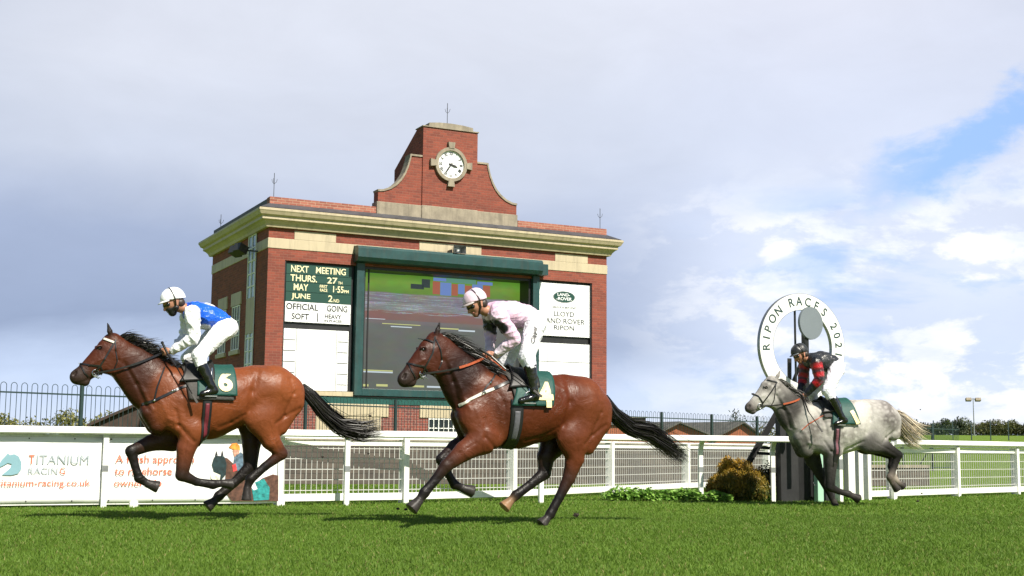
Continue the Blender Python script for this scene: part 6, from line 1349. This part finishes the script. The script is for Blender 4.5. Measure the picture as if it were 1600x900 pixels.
H3 = dict(px=1285, Y=19.0, ang=R(13.5), col=GREY, seed=3, label='dappled grey racehorse at the right, number 1 on its green cloth', nmane=700, ntail=1300,
  trunk=[(1266, 666, 34, .20), (1286, 668, 39, .25), (1308, 668, 40.5, .275), (1332, 664, 38, .27), (1356, 658, 33, .24), (1374, 656, 30, .25), (1384, 660, 24, .21)],
  tcol=[(.27, .26, .24), (.42, .40, .37), (.52, .50, .46), (.50, .48, .44), (.44, .42, .39), (.33, .31, .295), (.14, .13, .125)],  # first tone lowered to hold the chest's shade
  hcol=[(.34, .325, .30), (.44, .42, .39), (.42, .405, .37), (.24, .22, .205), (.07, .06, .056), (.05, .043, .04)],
  ncol=1, neck=[(1210, 611, 17.5, .09), (1224, 626, 20, .10), (1240, 645, 27, .13), (1260, 664, 33, .175)],
  head=[(1202, 610, 17, .09), (1194, 620, 13.5, .075), (1186, 627, 11.5, .06), (1179, 633, 9.5, .055), (1172.5, 637.5, 8.2, .057), (1176, 642.5, 4.6, .04)],
  ears=[(1212, 595, 1219, 579, .06)], eye=(1197, 606), nostril=(1170.5, 634.5), mouth=[(1190, 637), (1182, 641), (1170, 644)],
  extra=[((1206, 597, 9), (1212, 604, 11), .065, 0, 'face'), ((1262, 655, 20), (1262, 685, 20), .09, .11, 'body'), ((1295, 684, 15), (1300, 704, 10), .07, .15, 'body'), ((1385, 658, 17), (1389, 676, 13), .09, .11, 'body'), ((1246, 684, 10), (1256, 704, 11), .09, .07, (0)), ((1208, 618, 13), (1204, 624, 12), .03, .06, 'face'), ((1360, 655, 18), (1362, 680, 20), .10, .13, 'body')],
  legs=[dict(pts=[(1376, 662, 22, .13), (1358, 687, 20, .15), (1382, 699, 11.5, .14), (1403, 711, 7.8, .13), (1397, 729, 5.6, .12), (1391, 746, 6.4, .12), (1395, 755, 5.2, .12), (1403, 766, 6.0, .12)], cols=['body', (.09, .084, .08), (.03, .027, .026), 'dark', (.028, .025, .024), (.15, .125, .105), (.20, .165, .13), 'dark']),
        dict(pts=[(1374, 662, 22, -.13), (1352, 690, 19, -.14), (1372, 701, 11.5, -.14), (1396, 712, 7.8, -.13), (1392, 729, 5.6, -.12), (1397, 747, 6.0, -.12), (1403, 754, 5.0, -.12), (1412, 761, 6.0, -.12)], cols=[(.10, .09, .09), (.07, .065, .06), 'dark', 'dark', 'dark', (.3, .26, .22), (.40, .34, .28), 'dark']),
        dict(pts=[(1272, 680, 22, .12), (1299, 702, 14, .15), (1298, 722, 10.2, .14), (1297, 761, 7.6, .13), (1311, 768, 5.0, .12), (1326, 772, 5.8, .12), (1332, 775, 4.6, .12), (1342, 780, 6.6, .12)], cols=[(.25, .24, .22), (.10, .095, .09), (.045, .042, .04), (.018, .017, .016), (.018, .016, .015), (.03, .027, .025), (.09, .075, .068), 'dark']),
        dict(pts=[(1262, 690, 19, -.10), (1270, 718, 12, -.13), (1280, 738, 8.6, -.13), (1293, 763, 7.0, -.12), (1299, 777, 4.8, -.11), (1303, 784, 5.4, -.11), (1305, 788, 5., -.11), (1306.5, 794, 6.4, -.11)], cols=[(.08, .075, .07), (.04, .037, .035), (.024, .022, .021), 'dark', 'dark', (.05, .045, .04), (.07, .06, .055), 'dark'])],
  grooves=[([(1359, 634), (1356, 655), (1350, 676)], .016, .030), ([(1272, 640), (1284, 660), (1288, 680)], .010, .024), ([(1284, 690), (1294, 705), (1306, 712)], .012, .018), ([(1216, 618), (1228, 640), (1238, 668)], .012, .020), ([(1222, 622), (1236, 645), (1244, 668)], -.008, .018), ([(1394, 674), (1382, 684), (1374, 692)], .010, .018), ([(1388, 640), (1390, 660), (1380, 684)], .010, .018), ([(1212, 606), (1216, 618), (1211, 630)], .008, .012), ([(1202, 628), (1194, 634), (1188, 636)], .006, .014), ([(1200, 616), (1188, 622), (1178, 628)], -.006, .012), ([(1318, 704), (1330, 698), (1345, 690)], .010, .018), ([(1298, 705), (1298, 730), (1296, 752)], .006, .012), ([(1362, 690), (1384, 702), (1398, 710)], .006, .012), ([(1252, 672), (1262, 692), (1282, 696)], -.007, .022)],
  mane=[(1214, 591), (1226, 602), (1240, 615), (1254, 627)], maneflow=[(1226, 600), (1252, 612)], manelen=.17, maneside=.035,
  ntail2=1, tail=[(1394, 643, 6), (1405, 655, 13), (1415, 668, 17), (1425, 679, 19), (1439, 687, 18)],
  bridle=[([(1214, 597), (1206, 611), (1194, 627), (1189, 633)], .020), ([(1175.5, 615), (1182, 619), (1191, 628)], .022), ([(1212, 600), (1211, 612), (1209, 626), (1204, 635)], .013), ([(1191, 628), (1192, 634), (1188, 639)], .014)],
  bridle_trim=[([(1197, 594), (1205, 595), (1213, 597)], .018, M_LEATHER)], bit=(1187, 634.5),
  straps=[([(1253, 672), (1264, 662), (1278, 654), (1292, 646)], .014, M_TAN, 'breast_strap')], studs=[],
  axis=(1308, 668), girth=(1303.5, 1312.5), girthm=(M_BLACK, mat('striped_girth_elastic', (.16, .06, .08), .6, .4, 40.)),
  cloths=[('weight_pad', M_PAD, ((1274, 630), (1310, 630), (1290, 655), (1325, 655)), 62, .016, .012), ('saddle_cloth', M_CLOTH, ((1290, 629), (1319, 628), (1300, 668), (1343, 668)), 82, .034, .006)],
  saddle=[(1282, 629), (1304, 629)], number=('1', (1334.5, 653), .19, .38, 1.25), numoff=.046, stirrup=(1314, 664), reinsplit=.5, reinm=M_TAN)
H3['extra'][4] = ((1246, 684, 10), (1256, 704, 11), .09, .07, 'neck')
J3 = dict(key='three', fold=.011, seed=13, label='crouching jockey in black silks with red hooped sleeves', tilt=R(28), skin=(.42, .19, .12), beard=(.38, .17, .11), helmet=(.016, .017, .020), peak=(.10, .11, .12), breech=(.80, .80, .86),
  j=dict(head=(1250.5, 554.5, 8), neck=(1259, 560, 6), chest=(1269, 563.5, 11.5), waist=(1284, 564, 14), loin=(1297, 568, 13.5), pelvis=(1306, 574, 12), shoulder=(1275, 567, 8.5, .17), elbow=(1281, 592, 6.8, .22), wrist=(1261, 615, 4.2, .09), hand=(1253, 622, 4, .06), fshoulder=(1258, 567, 7.5, -.17), felbow=(1254, 594, 6.4, -.19), fwrist=(1250, 616, 4.2, -.07), fhand=(1245, 622, 4, -.05), hip=(1307, 577, 12, .11), knee=(1293, 611, 8.6, .25), calf=(1300, 622, 6.8, .285), ankle=(1315, 651, 4.6, .30), heel=(1320, 657, 4.4, .30), toe=(1307, 661.5, 3.4, .31)),
  silk=dict(body=(.022, .024, .028), back=(.030, .032, .036), sleeve=[(.012, .013, .016), (.50, .010, .014), (.50, .010, .014), (.012, .013, .016), (.012, .013, .016), (.50, .010, .014), (.012, .013, .016), (.012, .013, .016), (.50, .010, .014), (.50, .010, .014), (.012, .013, .016), (.012, .013, .016), (.012, .013, .016), (.012, .013, .016), (.012, .013, .016), (.012, .013, .016)], collar=(.022, .024, .028)))
W3 = dict(pts=[(1250, 610), (1256, 624), (1263, 643), (1279, 666)], l=[.08, .11, .22, .34], label='black riding whip held by the jockey in black and red')

for H_, J_, W__ in ((H1, J1, W1), (H2, J2, W2), (H3, J3, W3)):
    f_, S_, r_ = build_horse(H_)
    build_rider(J_, f_, S_)
    tack_lines(H_, f_, S_, r_, (J_['grip'], J_['gripf']))
    whip(f_, W__['pts'], W__['label'], W__['l'])

# clods of turf thrown up by the hooves
g_ = random.Random(6)
for i, (px, py, Y, r_, lab) in enumerate(((504, 603+111, 14.6, .013, 'dark clod in the air just left of the rail post under the bay tail'), (576, 709, 14.8, .011, 'dark clod in the air right of the rail post under the bay tail'), (622, 795, 14.3, .017, 'dark clod of earth on the turf left of the front hoof'), (634, 796, 14.2, .018, 'dark clod of earth touching the leading front hoof'), (900, 805, 14.6, .03, 'dark clod of turf on the grass behind the hind hoof'), (1434, 783, 18.8, .018, 'brown clod of earth flying behind the grey horse'), (1438, 640, 18.5, .009, 'tiny speck of earth high behind the grey tail'), (1440, 771, 18.8, .012, 'small brown clod above the turf behind the grey horse'), (578, 650, 14.2, .016, 'dark clod caught above the tail of the leading horse'))):
    P = depth(px, py, Y); t = empty('turf_clod', P); tag(t, lab, 'clod', 'clods of flying turf')
    b = MB(); b.ell((0, 0, 0), (r_*1.2, r_, r_*.7), 9, 6); b.v = [tuple(c*(1+g_.uniform(-.3, .3)) for c in v) for v in b.v]; b.build('earth', mat('earth_%d' % i, (.022, .016, .010), .9, .3, 30.), t)
    b = MB(); [b.tube([(g_.uniform(-1, 1)*r_*.6, 0, 0), (g_.uniform(-1, 1)*r_*1.6, g_.uniform(-1, 1)*r_, r_*g_.uniform(.6, 1.6))], [r_*.1, r_*.03], 4) for _ in range(6)]; b.build('grass_tuft', MATS['earth_%d' % i], t)
